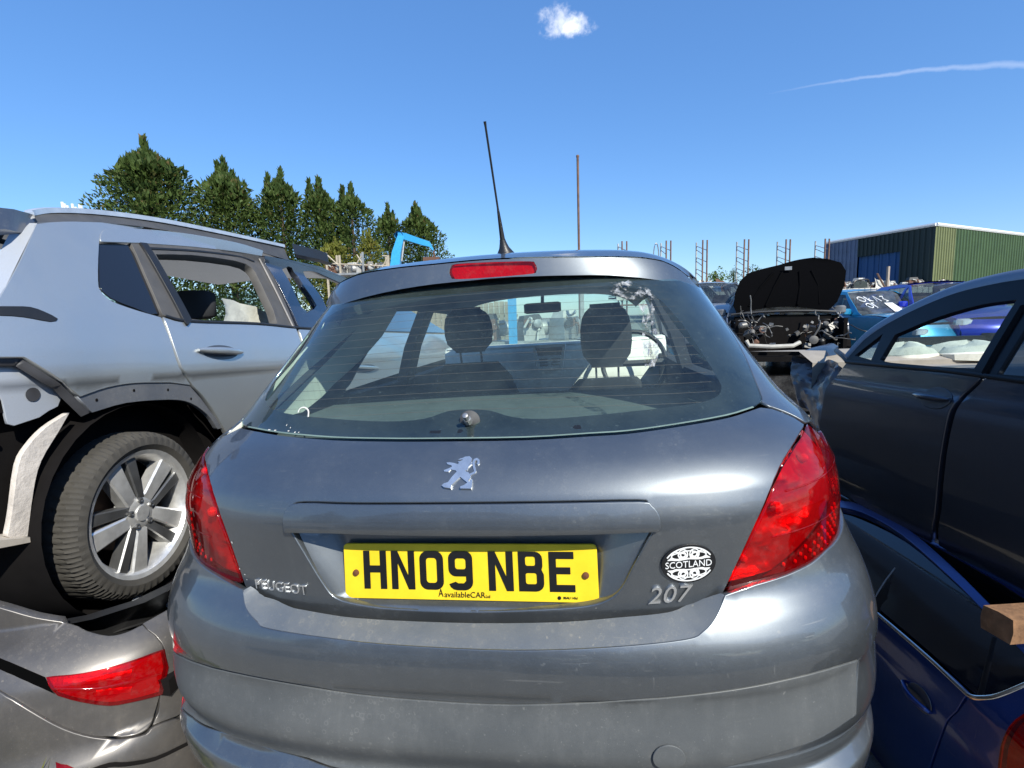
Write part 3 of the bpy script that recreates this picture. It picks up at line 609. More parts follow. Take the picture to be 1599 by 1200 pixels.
# ---- badges
badge_m = mat('worn_chrome', (.78, .78, .77), .18, .85, var=.10, vscale=60)
a, ux, uy = on_body((402, 918), (482, 929), (402, 904)); text_mesh('maker_lettering', 'PEUGEOT', a, ux, uy, np.linalg.norm(ux), np.linalg.norm(uy)*1.0, badge_m, tailgate, .0028)
a, ux, uy = on_body((1011, 942), (1074, 937), (1013, 915)); text_mesh('model_number', '207', a, ux, uy, np.linalg.norm(ux)*1.0, np.linalg.norm(uy)*.93, badge_m, tailgate, .004, shear=.30)
lion = [(760,320),(800,295),(870,290),(912,330),(910,390),(880,440),(850,500),(835,555),(885,575),(930,620),(938,670),(905,715),(918,740),(955,690),(968,700),(974,830),(965,855),(800,852),(795,818),(850,795),(895,752),(770,655),(655,790),(650,850),(540,832),(500,800),(530,765),(590,745),(640,650),(700,565),(680,540),(600,525),(570,565),(500,560),(490,535),(550,510),(610,478),(598,450),(530,430),(510,400),(560,395),(640,410),(700,432),(714,405),(690,385),(740,372),(772,345),(692,352),(722,330)]
tail = rb([(925, 615), (985, 580), (992, 555), (962, 470), (948, 400), (958, 355), (990, 340), (1022, 365), (1028, 420), (1012, 436)], 34)
tail2 = rb([(852, 545), (868, 480), (935, 400)], 22)

bo, bx, by = on_body((690, 766), (750, 766), (690, 706)); sx_ = np.linalg.norm(bx)/600.; bx = unit(bx); by = unit(by-bx*(by @ bx)); bn = np.cross(bx, by)
def lion_s(u, v): return bo+np.outer((u-500)*sx_, bx)+np.outer((860-v)*sx_, by)+bn*.006
lb = None
for o in (lion, tail, tail2):
    x_ = panel('lion_badge', o[::-1], lion_s, badge_m, tailgate if lb is None else lb, 60, 1, thick=.0, roll=0, grid=False)
    lb = lb or x_
    me = x_.data; bmv = len(me.vertices); vs = [np.array(v.co) for v in me.vertices]; fs = [tuple(p.vertices) for p in me.polygons]
    ed = {(f[i], f[(i+1) % 3]) for f in fs for i in range(3)}; bd = [e for e in ed if (e[1], e[0]) not in ed]
    vv = vs+[p-bn*.006 for p in vs]; ff = fs+[(j, i, i+bmv, j+bmv) for i, j in bd]
    me.clear_geometry(); me.from_pydata([tuple(p) for p in vv], [], ff); me.update()
# ---- oval sticker: black oval, white knotwork halves, the word between
sc_, su_, sv_ = P3(BODY, 1074.5, 879.5), P3(BODY, 1116, 876)-P3(BODY, 1074.5, 879.5), P3(BODY, 1075, 851)-P3(BODY, 1074.5, 879.5)
ra, rb_ = np.linalg.norm(su_)*1.01, np.linalg.norm(sv_)*1.04; su_ = unit(su_); sv_ = unit(sv_-su_*(sv_ @ su_)); sn_ = np.cross(su_, sv_)
def stk(h): return plane_s(sc_, su_, sv_, sn_, h)
sticker = panel('oval_sticker', [(ra*math.cos(t), rb_*math.sin(t)) for t in np.linspace(0, 2*math.pi, 49)[:-1]], stk(.0030), mat('black_sticker', (.010, .010, .011), .4, var=.05), tailgate, .05, 1, thick=.003, roll=.0005)
white = mat('white_print', (.80, .80, .78), .5, var=.03)
text_mesh('sticker_word', 'SCOTLAND', sc_+su_*(-ra*.87)+sv_*(-rb_*.17), su_, sv_, ra*1.72, rb_*.34, white, sticker, .0006, base=.0032)
kn = MB()
def knot(path, w, h):
    for i in range(len(path)-1): pass
    o = rb(path, w); k = len(path); V = [sc_+su_*p[0]*ra+sv_*p[1]*rb_+sn_*h for p in [(a/ra, b/rb_) for a, b in o]]
    kn.add(V, [(i, i+1, 2*k-2-i, 2*k-1-i) for i in range(k-1)])
hz = .0034
for s in (1, -1):
    def sc2(P): return [(x*ra, s*y*rb_) for x, y in P]
    for q, (cx, cy, r1, r2) in enumerate(((-.21, .52, .17, .26), (.21, .52, .17, .26), (-.21, .52, .09, .13), (.21, .52, .09, .13), (-.47, .46, .17, .22), (.47, .46, .17, .22), (-.03, .50, .36, .20), (-.36, .45, .28, .16), (.36, .45, .28, .16))):
        knot(sc2([(cx+r1*math.cos(t), cy+r2*math.sin(t)) for t in np.linspace(0, 2*math.pi, 25)]), .0022, hz+q*.00002)
    knot(sc2([(x, math.sqrt(max(0, .80-x*x))*.98) for x in np.linspace(-.80, .80, 30)]), .0026, hz+.0003)
    knot(sc2([(x, .27+.02*math.cos(x*9)) for x in np.linspace(-.78, .78, 20)]), .0024, hz+.0004)
    for sx in (-1, 1): kn.add([sc_+su_*ra*sx*a+sv_*rb_*s*b+sn_*(hz+.0005) for a, b in ((.80, .26), (.62, .26), (.66, .42))], [(0, 1, 2)])
kn.build('sticker_knotwork', white, sticker, smooth=False)

# ---- small marks: remains of a sticker on the window corner, chipped paint by the lamp
rf4 = np.random.default_rng(4)
for px, py, w_, h_ in ((422, 671, 7, 2), (431, 672, 6, 2), (449, 664, 2, 4), (455, 668, 2, 3), (452, 673, 5, 2), (462, 675, 5, 2), (468, 675, 3, 2), (324, 757, 3, 2), (338, 797, 2, 6), (364, 847, 3, 5), (376, 888, 3, 3), (384, 897, 3, 3), (387, 905, 3, 2), (1219, 727, 3, 3), (1127, 928, 5, 2), (796, 1012, 4, 3), (930, 949, 2, 1), (560, 935, 2, 3)):
    c_ = np.array(BODY.hit(HB, px, py)); a_ = w_*.0011/.66; b2_ = h_*.0011
    panel('paint_chip', [(c_[0]+a_*math.cos(t)*rf4.uniform(.6, 1.1)*.5, c_[1]+b2_*math.sin(t)*rf4.uniform(.6, 1.1)*.5) for t in np.linspace(0, 2*math.pi, 8)[:-1]], fsurf(BODY, .0022 if py < 1000 else .06), mat('chalky_chip', (.62, .60, .55), .8), tailgate if py > 690 else rw, .05, .66, thick=0, grid=False)
strip('sticker_remnant', [BODY.hit(HB, *p) for p in cr([(466, 645), (469, 639), (476, 637), (482, 642), (482, 652)], 5)], fsurf(BODY), .0035, mat('chalky_chip', (.62, .60, .55), .8), rw, .0016, h=.0004)
# ---- cabin of the grey hatchback
ILO = lambda off: (lambda u, v: BODY.pt(u, v, off))
for s in (1, -1):
    o = [(s*rad(a), z) for a, z in ((57, 1.0), (57, 1.03), (57, 1.14), (58, 1.25), (62, 1.335), (72, 1.335), (95, 1.315), (97, 1.22), (92, 1.14), (86, 1.07), (84, 1.0))]
    panel('rear_pillar_trim', o, lambda u, v: BODY.pt(u, v, -.028-.075*sst((np.abs(u)-rad(57))/rad(38))), trim_lt, hb, .03, .6, thick=.012, flip=True)
    # seat belt from the pillar
    p = [BODY.pt(np.array([s*rad(a)]), np.array([z]), -.055)[0] for a, z in ((78, 1.27), (72, 1.15), (66, 1.0))]; b_ = MB(); b_.tube(p, .012, 4); b_.build('seat_belt', mat('black_webbing', (.02, .02, .022), .8), hb)
    # lower flank: doors and front wing
    fl = MB(); ys = np.linspace(1.02, 3.75, 24); zs = [.30, .36, .46, .60, .75, .90, .98, 1.005]
    def fx(y, z): return s*(BODY.w(z)+.0+.045*math.sin(min(1, (y-1.0)/1.4)*math.pi/2)-.22*max(0, (y-2.9)/.85)**2+(.0 if z > .4 else -.03))
    fl.loft([[(fx(y, z), y, z) for z in zs] for y in ys], closed=False, caps=False); fl.build('body_side', car_paint, hb)
    for y0, y1, nm in ((1.46, 1.52, 'door_pillar'),):
        b_ = MB(); b_.loft([[(s*(w_+dx), y+dy, z) for dx, dy in ((-.05, -.06), (0., -.06), (0., .06), (-.05, .06))] for w_, y, z in ((.735, 1.60, .90), (.665, 1.63, 1.15), (.545, 1.68, 1.43))]); b_.build(nm, dark_in, hb)
    b_ = MB(); b_.tube([(s*.735, 2.98, 1.0), (s*.70, 2.70, 1.13), (s*.64, 2.40, 1.28), (s*.56, 2.14, 1.40), (s*.575, 1.7, 1.425), (s*.565, 1.2, 1.405)], .030, 8); b_.build('roof_rail_frame', car_paint, hb)
    b_ = MB(); b_.loft([[(s*(BODY.w(.9)-.05), y, z), (s*(BODY.w(.9)-.11), y, z), (s*(BODY.w(.9)-.12), y, .50), (s*(BODY.w(.9)-.05), y, .50)] for y, z in ((.95, 1.0), (1.6, .985), (2.9, .985))]); b_.build('door_trim', dark_in, hb)
    # wheels (below the frame of the photograph)
    for yw in (.64, 3.18):
        b_ = MB(); b_.lathe([(.19, -.09), (.27, -.10), (.295, -.07), (.30, 0), (.295, .07), (.27, .10), (.19, .09), (.17, .05), (.05, .06), (.001, .06)], (s*.70, yw, .30), (s, 0, 0), 28); b_.build('wheel', mat('tyre_rubber', (.030, .029, .028), .85, bump=.2), hb)
# shelf behind the rear window, luggage well, floor
sh_ = []; xs = np.linspace(-.60, .60, 15)
b_ = MB(); b_.loft([[(x*(.86 if y < .2 else .95 if y < .4 else 1.), y+.06*(x/.60)**2*(y < .4), .985+zz+.012*math.cos(x*2.2)) for x in xs] for y, zz in ((.135, .0), (.30, .008), (.50, .014), (.70, .018), (.725, .010), (.73, -.06))], closed=False, caps=False)
b_.build('parcel_shelf', mat('grey_shelf_felt', (.085, .095, .095), .95, bump=.3, bscale=300), hb)
b_ = MB(); b_.box((0, .45, .95), (1.1, .5, .02)).box((0, 2.0, .42), (1.4, 3.3, .04)).box((0, .20, .80), (.80, .02, .3)); b_.build('floor_pan', dark_in, hb)
def cushion(name, rings, parent, mt): b_ = MB(); b_.loft([list(r) for r in rings]); return b_.build(name, mt, parent, auto=70)
def rnd_ring(cx, cy, z, w, d, n=16, ex=2.8, rot=0.):
    out = []
    for k in range(n):
        a = 2*math.pi*k/n; c, s_ = math.cos(a), math.sin(a); r = (abs(c)**ex+abs(s_)**ex)**(-1/ex); out.append((cx+w/2*r*c, cy+d/2*r*s_, z))
    return out
def seatback(cx, y0, z0, z1, w, lean, d=.13):
    R_ = []
    for t in np.linspace(0, 1, 8): R_.append(rnd_ring(cx, y0-lean*t, z0+(z1-z0)*t, w*(1-.30*t**3)*(1 if t < 1 else .82), d*(1-.35*t)*(1 if t < 1 else .5)))
    return R_
cushion('rear_seat_back', [rnd_ring(0, 1.02-.22*t, .50+.50*t, 1.24*(1 if t < 1 else .97), .14*(1 if t < 1 else .6), 20, 5) for t in np.linspace(0, 1, 6)], hb, dark_in)
for nm, px, py0, py1, w, sw in (('front_seat', 728, 481, 551, 78, .50), ('front_seat', 944, 474, 574, 84, .50)):
    yH = 1.70; a = onplane(HB, px, py0, yH); b = onplane(HB, px, py1, yH); hwid = np.linalg.norm(onplane(HB, px+w/2, py0, yH)-onplane(HB, px-w/2, py0, yH)); cx = a[0]
    seat = cushion(nm, seatback(cx, 1.98, .50, b[2]-.055, sw, .26), hb, dark_in)
    cushion('headrest', [rnd_ring(cx, yH+.02*(1-t), b[2]+(a[2]-b[2])*t, hwid*max(.30, (1-abs(2*t-1.)**3.2))**.42*(1.0-.06*t), .11*max(.3, 1-abs(2*t-1)**4)**.5, 20, 2.3) for t in (0, .03, .08, .2, .4, .6, .78, .88, .95, .985, 1.)], seat, dark_in)
    for dx in (-.055, .055): b_ = MB(); b_.tube([(cx+dx, yH+.02, b[2]+.02), (cx+dx, yH+.05, b[2]-.12)], .006, 6); b_.build('headrest_post', chrome, seat)
# dashboard, vents, mirror, wheel
dash_m = mat('pale_grey_dash', (.72, .72, .66), .75, bump=.2, bscale=500); dtop = onplane(HB, 830, 541, 2.38)[2]; dlow = onplane(HB, 830, 620, 2.38)[2]
b_ = MB(); b_.loft([[(x, y-.06*(1-(x/.72)**2)+.10*abs(x/.72)**3, z) for x in np.linspace(-.72, .72, 17)] for y, z in ((2.40, dlow-.1), (2.36, dlow+.08), (2.36, dtop-.03), (2.40, dtop+.012), (2.55, dtop+.015), (2.98, dtop-.02))], closed=False, caps=False); dash = b_.build('dashboard', dash_m, hb, auto=60)
b_ = MB(); b_.tube([(x, 2.40-.06*(1-(x/.72)**2)+.10*abs(x/.72)**3-.01, dtop+.004) for x in np.linspace(-.70, .70, 15)], .011, 6); b_.build('dash_edge_strip', mat('satin_silver', (.86, .87, .86), .4, .3), dash)
c0 = onplane(HB, 858, 558, 2.24); hw_ = onplane(HB, 884, 540, 2.26)[0]-onplane(HB, 832, 540, 2.26)[0]; hh_ = onplane(HB, 858, 537, 2.26)[2]-onplane(HB, 858, 576, 2.26)[2]
vf = panel('vent_surround', [(-.5*hw_, .5*hh_), (-.36*hw_, -.5*hh_), (.36*hw_, -.5*hh_), (.5*hw_, .5*hh_)], lambda u, v: c0+np.stack([u, 0*u, v], -1), mat('satin_silver', (.86, .87, .86), .4, .3), dash, .05, 1, holes=[[(-.42*hw_, .41*hh_), (-.30*hw_, -.40*hh_), (.30*hw_, -.40*hh_), (.42*hw_, .41*hh_)]], thick=.03)
b_ = MB(); b_.box(c0+np.array([0, .02, .22*hh_]), (.80*hw_, .02, .32*hh_)); b_.build('display', black_pl, vf)
for sx in (-.2, .2):
    for k in range(3): b_ = MB(); b_.box(c0+np.array([sx*hw_, .012, (-.08-.12*k)*hh_]), (.28*hw_, .02, .04*hh_)); b_.build('vent_slat', black_pl, vf)
b_ = MB(); b_.box(c0+np.array([0, .01, -.22*hh_]), (.07*hw_, .02, .30*hh_)); b_.build('vent_knob', mat('satin_silver', (.86, .87, .86), .4, .3), vf)
mc = onplane(HB, 847, 481, 2.12); mw = onplane(HB, 876, 481, 2.12)[0]-onplane(HB, 818, 481, 2.12)[0]
cushion('rear_view_mirror', [rnd_ring(mc[0], mc[1], mc[2]+.03*t, mw*(1 if abs(t) < .9 else .85), .035, 16, 4) for t in (-1, -.8, 0, .8, 1)], hb, black_pl)
b_ = MB(); b_.tube([mc+np.array([0, .01, .02]), mc+np.array([0, .05, .075])], .010, 8); b_.build('mirror_stalk', black_pl, hb)
sw_c = onplane(HB, 990, 562, 2.16); b_ = MB(); b_.tube([sw_c+.18*np.array([math.cos(t), .28*math.sin(t), math.sin(t)])-np.array([0, 0, .02]) for t in np.linspace(0, 2*math.pi, 33)[:-1]], .014, 8, closed=True); b_.tube([sw_c+np.array([-.17, 0, -.02]), sw_c+np.array([.17, 0, -.02])], .02, 6); b_.build('steering_wheel', black_pl, hb)
# windscreen and bonnet
wsg = glass('windscreen_glass', (.80, .90, .86), dust=.05)
b_ = MB(); b_.loft([[(x*wd, y+.12*(1-x*x), z) for x in np.linspace(-1, 1, 15)] for y, z, wd in ((2.14, 1.405, .545), (2.40, 1.28, .60), (2.70, 1.13, .66), (2.98, .99, .70))], closed=False, caps=False); b_.build('windscreen', wsg, hb)
b_ = MB(); b_.loft([[(x*wd, y+.12*(1-x*x), z-.05*abs(x)**3) for x in np.linspace(-1, 1, 13)] for y, z, wd in ((3.0, .985, .72), (3.2, .955, .72), (3.5, .87, .70), (3.72, .74, .62), (3.80, .55, .60), (3.78, .30, .60))], closed=False, caps=False); b_.build('bonnet', car_paint, hb)
# ================================================================== silver crossover stacked at the left
class Flank:
    """a car's side: half-width by height, pulled in towards the ends"""
    def __init__(s, side, xz, rear=-.2, rl=.6, ra=.10, front=9., fl=1., fa=0.): s.side, s.x, s.rear, s.rl, s.ra, s.front, s.fl, s.fa = side, pch(*xz), rear, rl, ra, front, fl, fa
    def xs(s, y, z): return s.x(z)-s.ra*np.clip((s.rear-y)/s.rl, 0, 2)**2-s.fa*np.clip((y-s.front)/s.fl, 0, 2)**2
    def pt(s, y, z, off=0.): return np.stack([s.side*(s.xs(y, z)+off), y, z], -1)
    def hit(s, fr, px, py, t0=.3, t1=9.):
        o, d = fr.lray(px, py); f = lambda t: s.side*(o[0]+d[0]*t)-s.xs(o[1]+d[1]*t, o[2]+d[2]*t); ts = np.linspace(t0, t1, 400)
        for i, t in enumerate(ts):
            if f(t) < 0:
                a, b = ts[max(0, i-1)], t
                for _ in range(36):
                    mm = (a+b)/2
                    if f(mm) < 0: b = mm
                    else: a = mm
                break
        p = o+d*t if f(t) >= 0 else o+d*b
        return p[1], p[2]
def hubframe(px, py, depth, local, rdeg):
    R_ = rotm(*np.radians(rdeg)); return Frame(at(px, py, depth)-R_ @ np.array(local), rdeg)
def alloy(parent, c, side, R_=.325, rr=.225, wd=.205, spokes=5, steer=0., face=None, name='wheel'):
    """tyre with cut tread, spoked rim, brake disc; the outer face looks towards side*X"""
    c = np.array(c, float); rub = mat('dusty_tyre', (.052, .048, .042), .9, var=.25, vscale=9, bump=.3, bscale=160); N = 324; V = []; Fc = []
    prof = [(rr+.004, -.45), (rr+.02, -.5), (R_-.05, -.52), (R_-.020, -.50), (R_-.006, -.42), (R_, -.34), (R_, -.26), (R_, -.16), (R_, -.06), (R_, .06), (R_, .16), (R_, .26), (R_, .34), (R_-.006, .42), (R_-.020, .50), (R_-.05, .52), (rr+.02, .5), (rr+.004, .45)]
    for i in range(N):
        a = 2*math.pi*i/N
        for r, h in prof:
            g = 0.
            if r > R_-.03:
                ph = (i+abs(h)*34) % 6; g = .008 if ph < 1.6 and abs(h) > .1 else (.009 if abs(abs(h)-.16) < .02 and False else 0.)
            V.append(c+np.array([side*h*wd, (r-g)*math.cos(a), (r-g)*math.sin(a)]))
    k = len(prof); Fc = [(i*k+j, ((i+1) % N)*k+j, ((i+1) % N)*k+j+1, i*k+j+1) for i in range(N) for j in range(k-1)]
    w = bpy.data.objects.new(name, None); link(w, parent); mobj('tyre', V, Fc, rub, w, True, auto=40)
    al = mat('machined_alloy', (.80, .79, .77), .34, .7, var=.12, vscale=30); gm = mat('grey_alloy', (.20, .20, .20), .4, .8)
    b_ = MB(); b_.lathe([(rr-.012, -.09), (rr-.03, -.06), (rr-.03, .06), (rr-.010, .092), (rr+.006, .098), (rr+.010, .088), (rr+.004, -.09)], c, (side, 0, 0), 48); b_.build('rim', al, w)
    def prism(pts, x0, x1, nm, mt_, ins=.75):
        q = np.array(pts); m0 = q.mean(0); rings = [[c+np.array([side*x0, y, z]) for y, z in q], [c+np.array([side*(x1-.006), y, z]) for y, z in q], [c+np.array([side*x1, *(m0+(p-m0)*ins)]) for p in q]]; MB().loft(rings).build(nm, mt_, w, auto=20)
    for s in range(spokes):
        a0 = 2*math.pi*s/spokes+steer
        for da, w0, w1, dr in ((-.17, .026, .040, 0.), (.30, .017, .024, .0)):
            a1 = a0+da; a2 = a0+da*1.9
            e = np.array([math.cos(a1), math.sin(a1)]); f = np.array([math.cos(a2), math.sin(a2)]); pe = np.array([-e[1], e[0]]); pf = np.array([-f[1], f[0]])
            prism([e*.055-pe*w0, f*(rr-.004)-pf*w1, f*(rr-.004)+pf*w1, e*.055+pe*w0], .034, .080, 'spoke', al if da < 0 else gm, .80)
    b_ = MB(); b_.lathe([(.072, .02), (.070, .070), (.050, .080), (.032, .080), (.030, .086), (.001, .087)], c, (side, 0, 0), 28); b_.build('hub', al, w)
    for s in range(5):
        a = 2*math.pi*s/5+.4; b_ = MB(); b_.lathe([(.011, .06), (.011, .086), (.006, .088), (.0004, .084)], c+np.array([0, .052*math.cos(a), .052*math.sin(a)]), (side, 0, 0), 8); b_.build('wheel_bolt', gm, w)
    b_ = MB(); b_.lathe([(.14, -.03), (.14, -.012), (.05, -.01), (.05, .02), (.001, .02)], c, (side, 0, 0), 32); b_.build('brake_disc', mat('rusty_disc', (.13, .085, .06), .6, .6), w)
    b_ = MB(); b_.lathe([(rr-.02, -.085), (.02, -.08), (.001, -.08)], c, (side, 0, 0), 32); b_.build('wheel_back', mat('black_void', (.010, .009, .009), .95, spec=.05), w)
    return w
SV = hubframe(227, 800, 2.0, (.86, 0, .325), (-3.5, 0, -5.))
suv = thing('silver_crossover', SV, 'silver crossover car without rear bumper, its rear wheel resting on the squashed grey car', 'car')
FS = Flank(1, ([.15, .35, .55, .80, .835, .86, .95, 1.02, 1.12, 1.30, 1.42, 1.52], [.80, .85, .866, .868, .868, .876, .862, .842, .805, .725, .665, .60]), -.25, .5, .10)
silver = paint('silver_blue_metallic', (.54, .56, .555), rough=.38, metal=.75, coat=.8, dust=.12, crough=.05); navy = paint('glossy_pillar', (.018, .022, .035), rough=.2, metal=.2, coat=.8, dust=.1)
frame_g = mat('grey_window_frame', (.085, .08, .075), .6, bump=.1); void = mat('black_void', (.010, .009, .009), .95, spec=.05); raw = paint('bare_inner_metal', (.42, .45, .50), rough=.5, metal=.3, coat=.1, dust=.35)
def hs(pts, n=3, fl=FS, fr=SV): return [fl.hit(fr, *p) for p in cr(pts, n)]
def hsx(pts, fl=FS, fr=SV): return [fl.hit(fr, *p) for p in pts]
def fs(off=0., fl=FS): return lambda u, v: fl.pt(u, v, off)
q_o = hs([(58, 350), (100, 347), (160, 348), (225, 355)]) + hs([(205, 357), (170, 358), (158, 366), (154, 385), (153, 440), (158, 456), (175, 471), (213, 485), (251, 496)]) + hs([(267, 535), (280, 575), (297, 601)]) + hs([(267, 597), (210, 598), (167, 605), (126, 619)]) + hsx([(101, 597), (46, 561), (38, 557), (-60, 557), (-60, 522), (0, 466)])
quarter = panel('quarter_panel', q_o, fs(), silver, suv, .03, 1., thick=.02, roll=.003)
panel('lamp_slot', hs([(-40, 479), (20, 479), (47, 480), (68, 487), (89, 498), (78, 502), (50, 497), (20, 493), (-40, 491)], 2), fs(.003), black_pl, quarter, .03, 1, thick=.003)
panel('arch_flange', hs([(125, 620), (167, 606), (210, 599), (267, 598), (298, 603)]) + hs([(315, 622), (333, 646), (352, 668)]) + hs([(342, 670), (327, 648), (300, 629), (267, 624), (200, 629), (147, 644)]), fs(-.006), paint('arch_grey', (.16, .17, .19), rough=.45, metal=.4, dust=.5), quarter, .02, 1, thick=.02)
for p in ((153, 625), (211, 610), (264, 609), (300, 623)):
    c = np.array(FS.hit(SV, *p)); panel('clip_hole', [(c[0]+.006*math.cos(a), c[1]+.006*math.sin(a)) for a in np.linspace(0, 2*math.pi, 9)[:-1]], fs(-.0045), void, quarter, .02, 1, thick=0)
# side windows and frames
panel('upper_door_trim', hs([(157, 377), (157, 367), (167, 358), (205, 358), (233, 359), (300, 367), (370, 380), (410, 392)]) + hs([(408, 400), (367, 393), (300, 385), (217, 379)]), fs(.004), silver, suv, .03, 1, thick=.008)
panel('quarter_glass', hs([(158, 381), (204, 383), (228, 430), (253, 490), (214, 480), (178, 465), (161, 449)], 2), fs(-.012), mat('dark_opaque_glass', (.012, .013, .017), .08, spec=.8, var=.02), suv, .03, 1, thick=.006)
op = hs([(243, 397), (300, 398), (367, 407), (393, 418), (404, 436), (416, 461), (433, 505), (400, 504), (294, 498), (268, 446)], 2)
rdoor = panel('rear_door', hs([(256, 496), (290, 504), (400, 508), (462, 514)]) + hs([(475, 560), (485, 640), (490, 760)]) + hsx([(380, 760)]) + hs([(362, 692), (340, 652), (320, 622), (302, 603)]) + hs([(284, 574), (270, 534)]), fs(.002), silver, suv, .03, 1, thick=.02, roll=.003)
panel('window_frame', hsx([(205, 379), (300, 386), (367, 394), (405, 401), (413, 402), (462, 513), (435, 508), (290, 503), (284, 506), (254, 491), (228, 430)]), fs(.000), frame_g, rdoor, .03, 1, holes=[op], thick=.05)
strip('frame_ridge', hs([(226, 388), (300, 392), (367, 400), (396, 409)], 5), fs(), .012, black_pl, rdoor, .003, h=.006)
strip('frame_ridge', hs([(404, 404), (430, 455), (458, 513)], 5), fs(), .016, mat('pale_frame_edge', (.30, .28, .26), .5), rdoor, .003, h=.006)
panel('gutter_trim', hsx([(216, 379), (226, 380), (296, 500), (290, 508), (284, 500)]), fs(.012), black_pl, rdoor, .03, 1, thick=.015)
h1 = hs([(441, 421), (447, 418), (456, 418), (475, 447), (495, 477), (484, 486), (476, 488), (462, 461)], 2); h2 = hs([(474, 424), (490, 424), (510, 432), (560, 456), (600, 482), (596, 512), (532, 512), (504, 467)], 2)
panel('front_pillar_frame', hsx([(414, 400), (455, 407), (500, 417), (547, 437), (640, 485), (700, 520), (468, 512)]), fs(-.002), navy, suv, .03, 1, holes=[h1, h2], thick=.04)
fdoor = panel('front_door', hsx([(467, 515), (540, 518), (700, 523), (730, 600), (730, 760), (494, 760), (489, 640), (479, 560)]), fs(.001), silver, suv, .04, 1, thick=.02)
strip('belt_strip', hs([(256, 494), (292, 502), (400, 506), (462, 512), (540, 516), (690, 521)], 4), fs(), .014, black_pl, suv, .006, h=.006)
def handle(par, p0, p1, fl, fr, mt_, side, hgt=.022, out=.034):
    a = fl.pt(*[np.array([v]) for v in fl.hit(fr, *p0)])[0]; b = fl.pt(*[np.array([v]) for v in fl.hit(fr, *p1)])[0]; n_ = np.array([side, 0, 0.]); R_ = []
    for t in np.linspace(0, 1, 11):
        c = a+(b-a)*t+n_*(out*math.sin(math.pi*min(1, .12+t*.76)) - .006); hh2 = hgt*(.62+.38*math.sin(math.pi*t)) if 0 < t < 1 else hgt*.35
        R_.append([c+n_*.008*math.cos(q)+np.array([0, 0, hh2*.5*math.sin(q)]) for q in np.linspace(0, 2*math.pi, 11)[:-1]])
    MB().loft(R_).build('door_handle', mt_, par, auto=60)
    m0 = np.array(fl.hit(fr, (p0[0]*.45+p1[0]*.55), (p0[1]+p1[1])/2+2)); L = np.linalg.norm(b-a)
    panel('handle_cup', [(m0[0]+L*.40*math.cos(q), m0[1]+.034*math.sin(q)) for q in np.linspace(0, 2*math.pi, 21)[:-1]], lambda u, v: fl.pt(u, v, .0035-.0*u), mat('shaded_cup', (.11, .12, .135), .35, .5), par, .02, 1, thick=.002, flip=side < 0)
handle(rdoor, (307, 547), (376, 550), FS, SV, silver, 1, .036, .04); handle(fdoor, (545, 573), (590, 575), FS, SV, silver, 1, .03)
# wheel, housing, rear structure
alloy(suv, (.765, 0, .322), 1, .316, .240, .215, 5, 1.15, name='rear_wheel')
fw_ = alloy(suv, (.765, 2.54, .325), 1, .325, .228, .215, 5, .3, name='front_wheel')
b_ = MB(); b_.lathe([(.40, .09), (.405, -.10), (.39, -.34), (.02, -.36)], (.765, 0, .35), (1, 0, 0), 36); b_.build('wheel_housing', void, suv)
b_ = MB(); b_.box((0, 1.0, .62), (1.5, 3.2, .45)).box((0, -.42, .55), (1.35, .5, .35)); b_.build('underbody', void, suv)  # black filler boxes, added so no light comes through behind the wheel
panel('inner_bracket', hsx([(-40, 566), (10, 574), (36, 562), (46, 564), (118, 618), (112, 634), (98, 641), (84, 651), (46, 664), (36, 661), (28, 625), (8, 585)]), fs(-.05), raw, suv, .03, 1, thick=.01)
strip('bracket_edge', hs([(-30, 560), (30, 560), (44, 564), (100, 603), (144, 645)], 4), fs(), .035, mat('dark_bracket_edge', (.05, .05, .055), .6), suv, -.03, h=.02)
c = np.array(FS.hit(SV, 73, 616)); panel('bracket_hole', [(c[0]+.022*math.cos(a), c[1]+.022*math.sin(a)) for a in np.linspace(0, 2*math.pi, 17)[:-1]], fs(-.047), mat('dark_bracket_edge', (.05, .05, .055), .6), suv, .03, 1, thick=0)
panel('arch_edge', hs([(29, 838), (36, 801), (46, 727), (62, 696), (88, 668), (123, 645)]) + hs([(108, 672), (80, 720), (68, 767), (58, 846)]), fs(-.035), mat('chipped_pale_sealant', (.55, .50, .45), .8, var=.2, bump=1., bscale=40), suv, .02, 1, thick=.02)
panel('rear_upright', hsx([(-40, 640), (8, 640), (25, 660), (31, 738), (22, 766), (38, 792), (36, 813), (-40, 813)]), fs(-.10), paint('primer_grey_metal', (.25, .27, .25), rough=.5, metal=.3, dust=.4), suv, .03, 1, thick=.02)
panel('sill_plate', hsx([(-40, 848), (0, 845), (56, 840), (57, 847), (0, 858), (-40, 864)]), fs(-.02), mat('dusty_plate', (.40, .36, .31), .8), suv, .03, 1, thick=.2)
for p, r in (((6, 668), .022), ((12, 655), .016), ((4, 775), .03)):
    u, v = FS.hit(SV, *p); q = FS.pt(np.array([u]), np.array([v]), -.09)[0]; b_ = MB(); b_.lathe([(r, 0), (r*.9, .02), (r*.4, .03), (.001, .032)], q, (1, -.5, 0), 12); b_.build('bracket_stud', mat('dull_steel', (.45, .44, .42), .4, .8), suv)
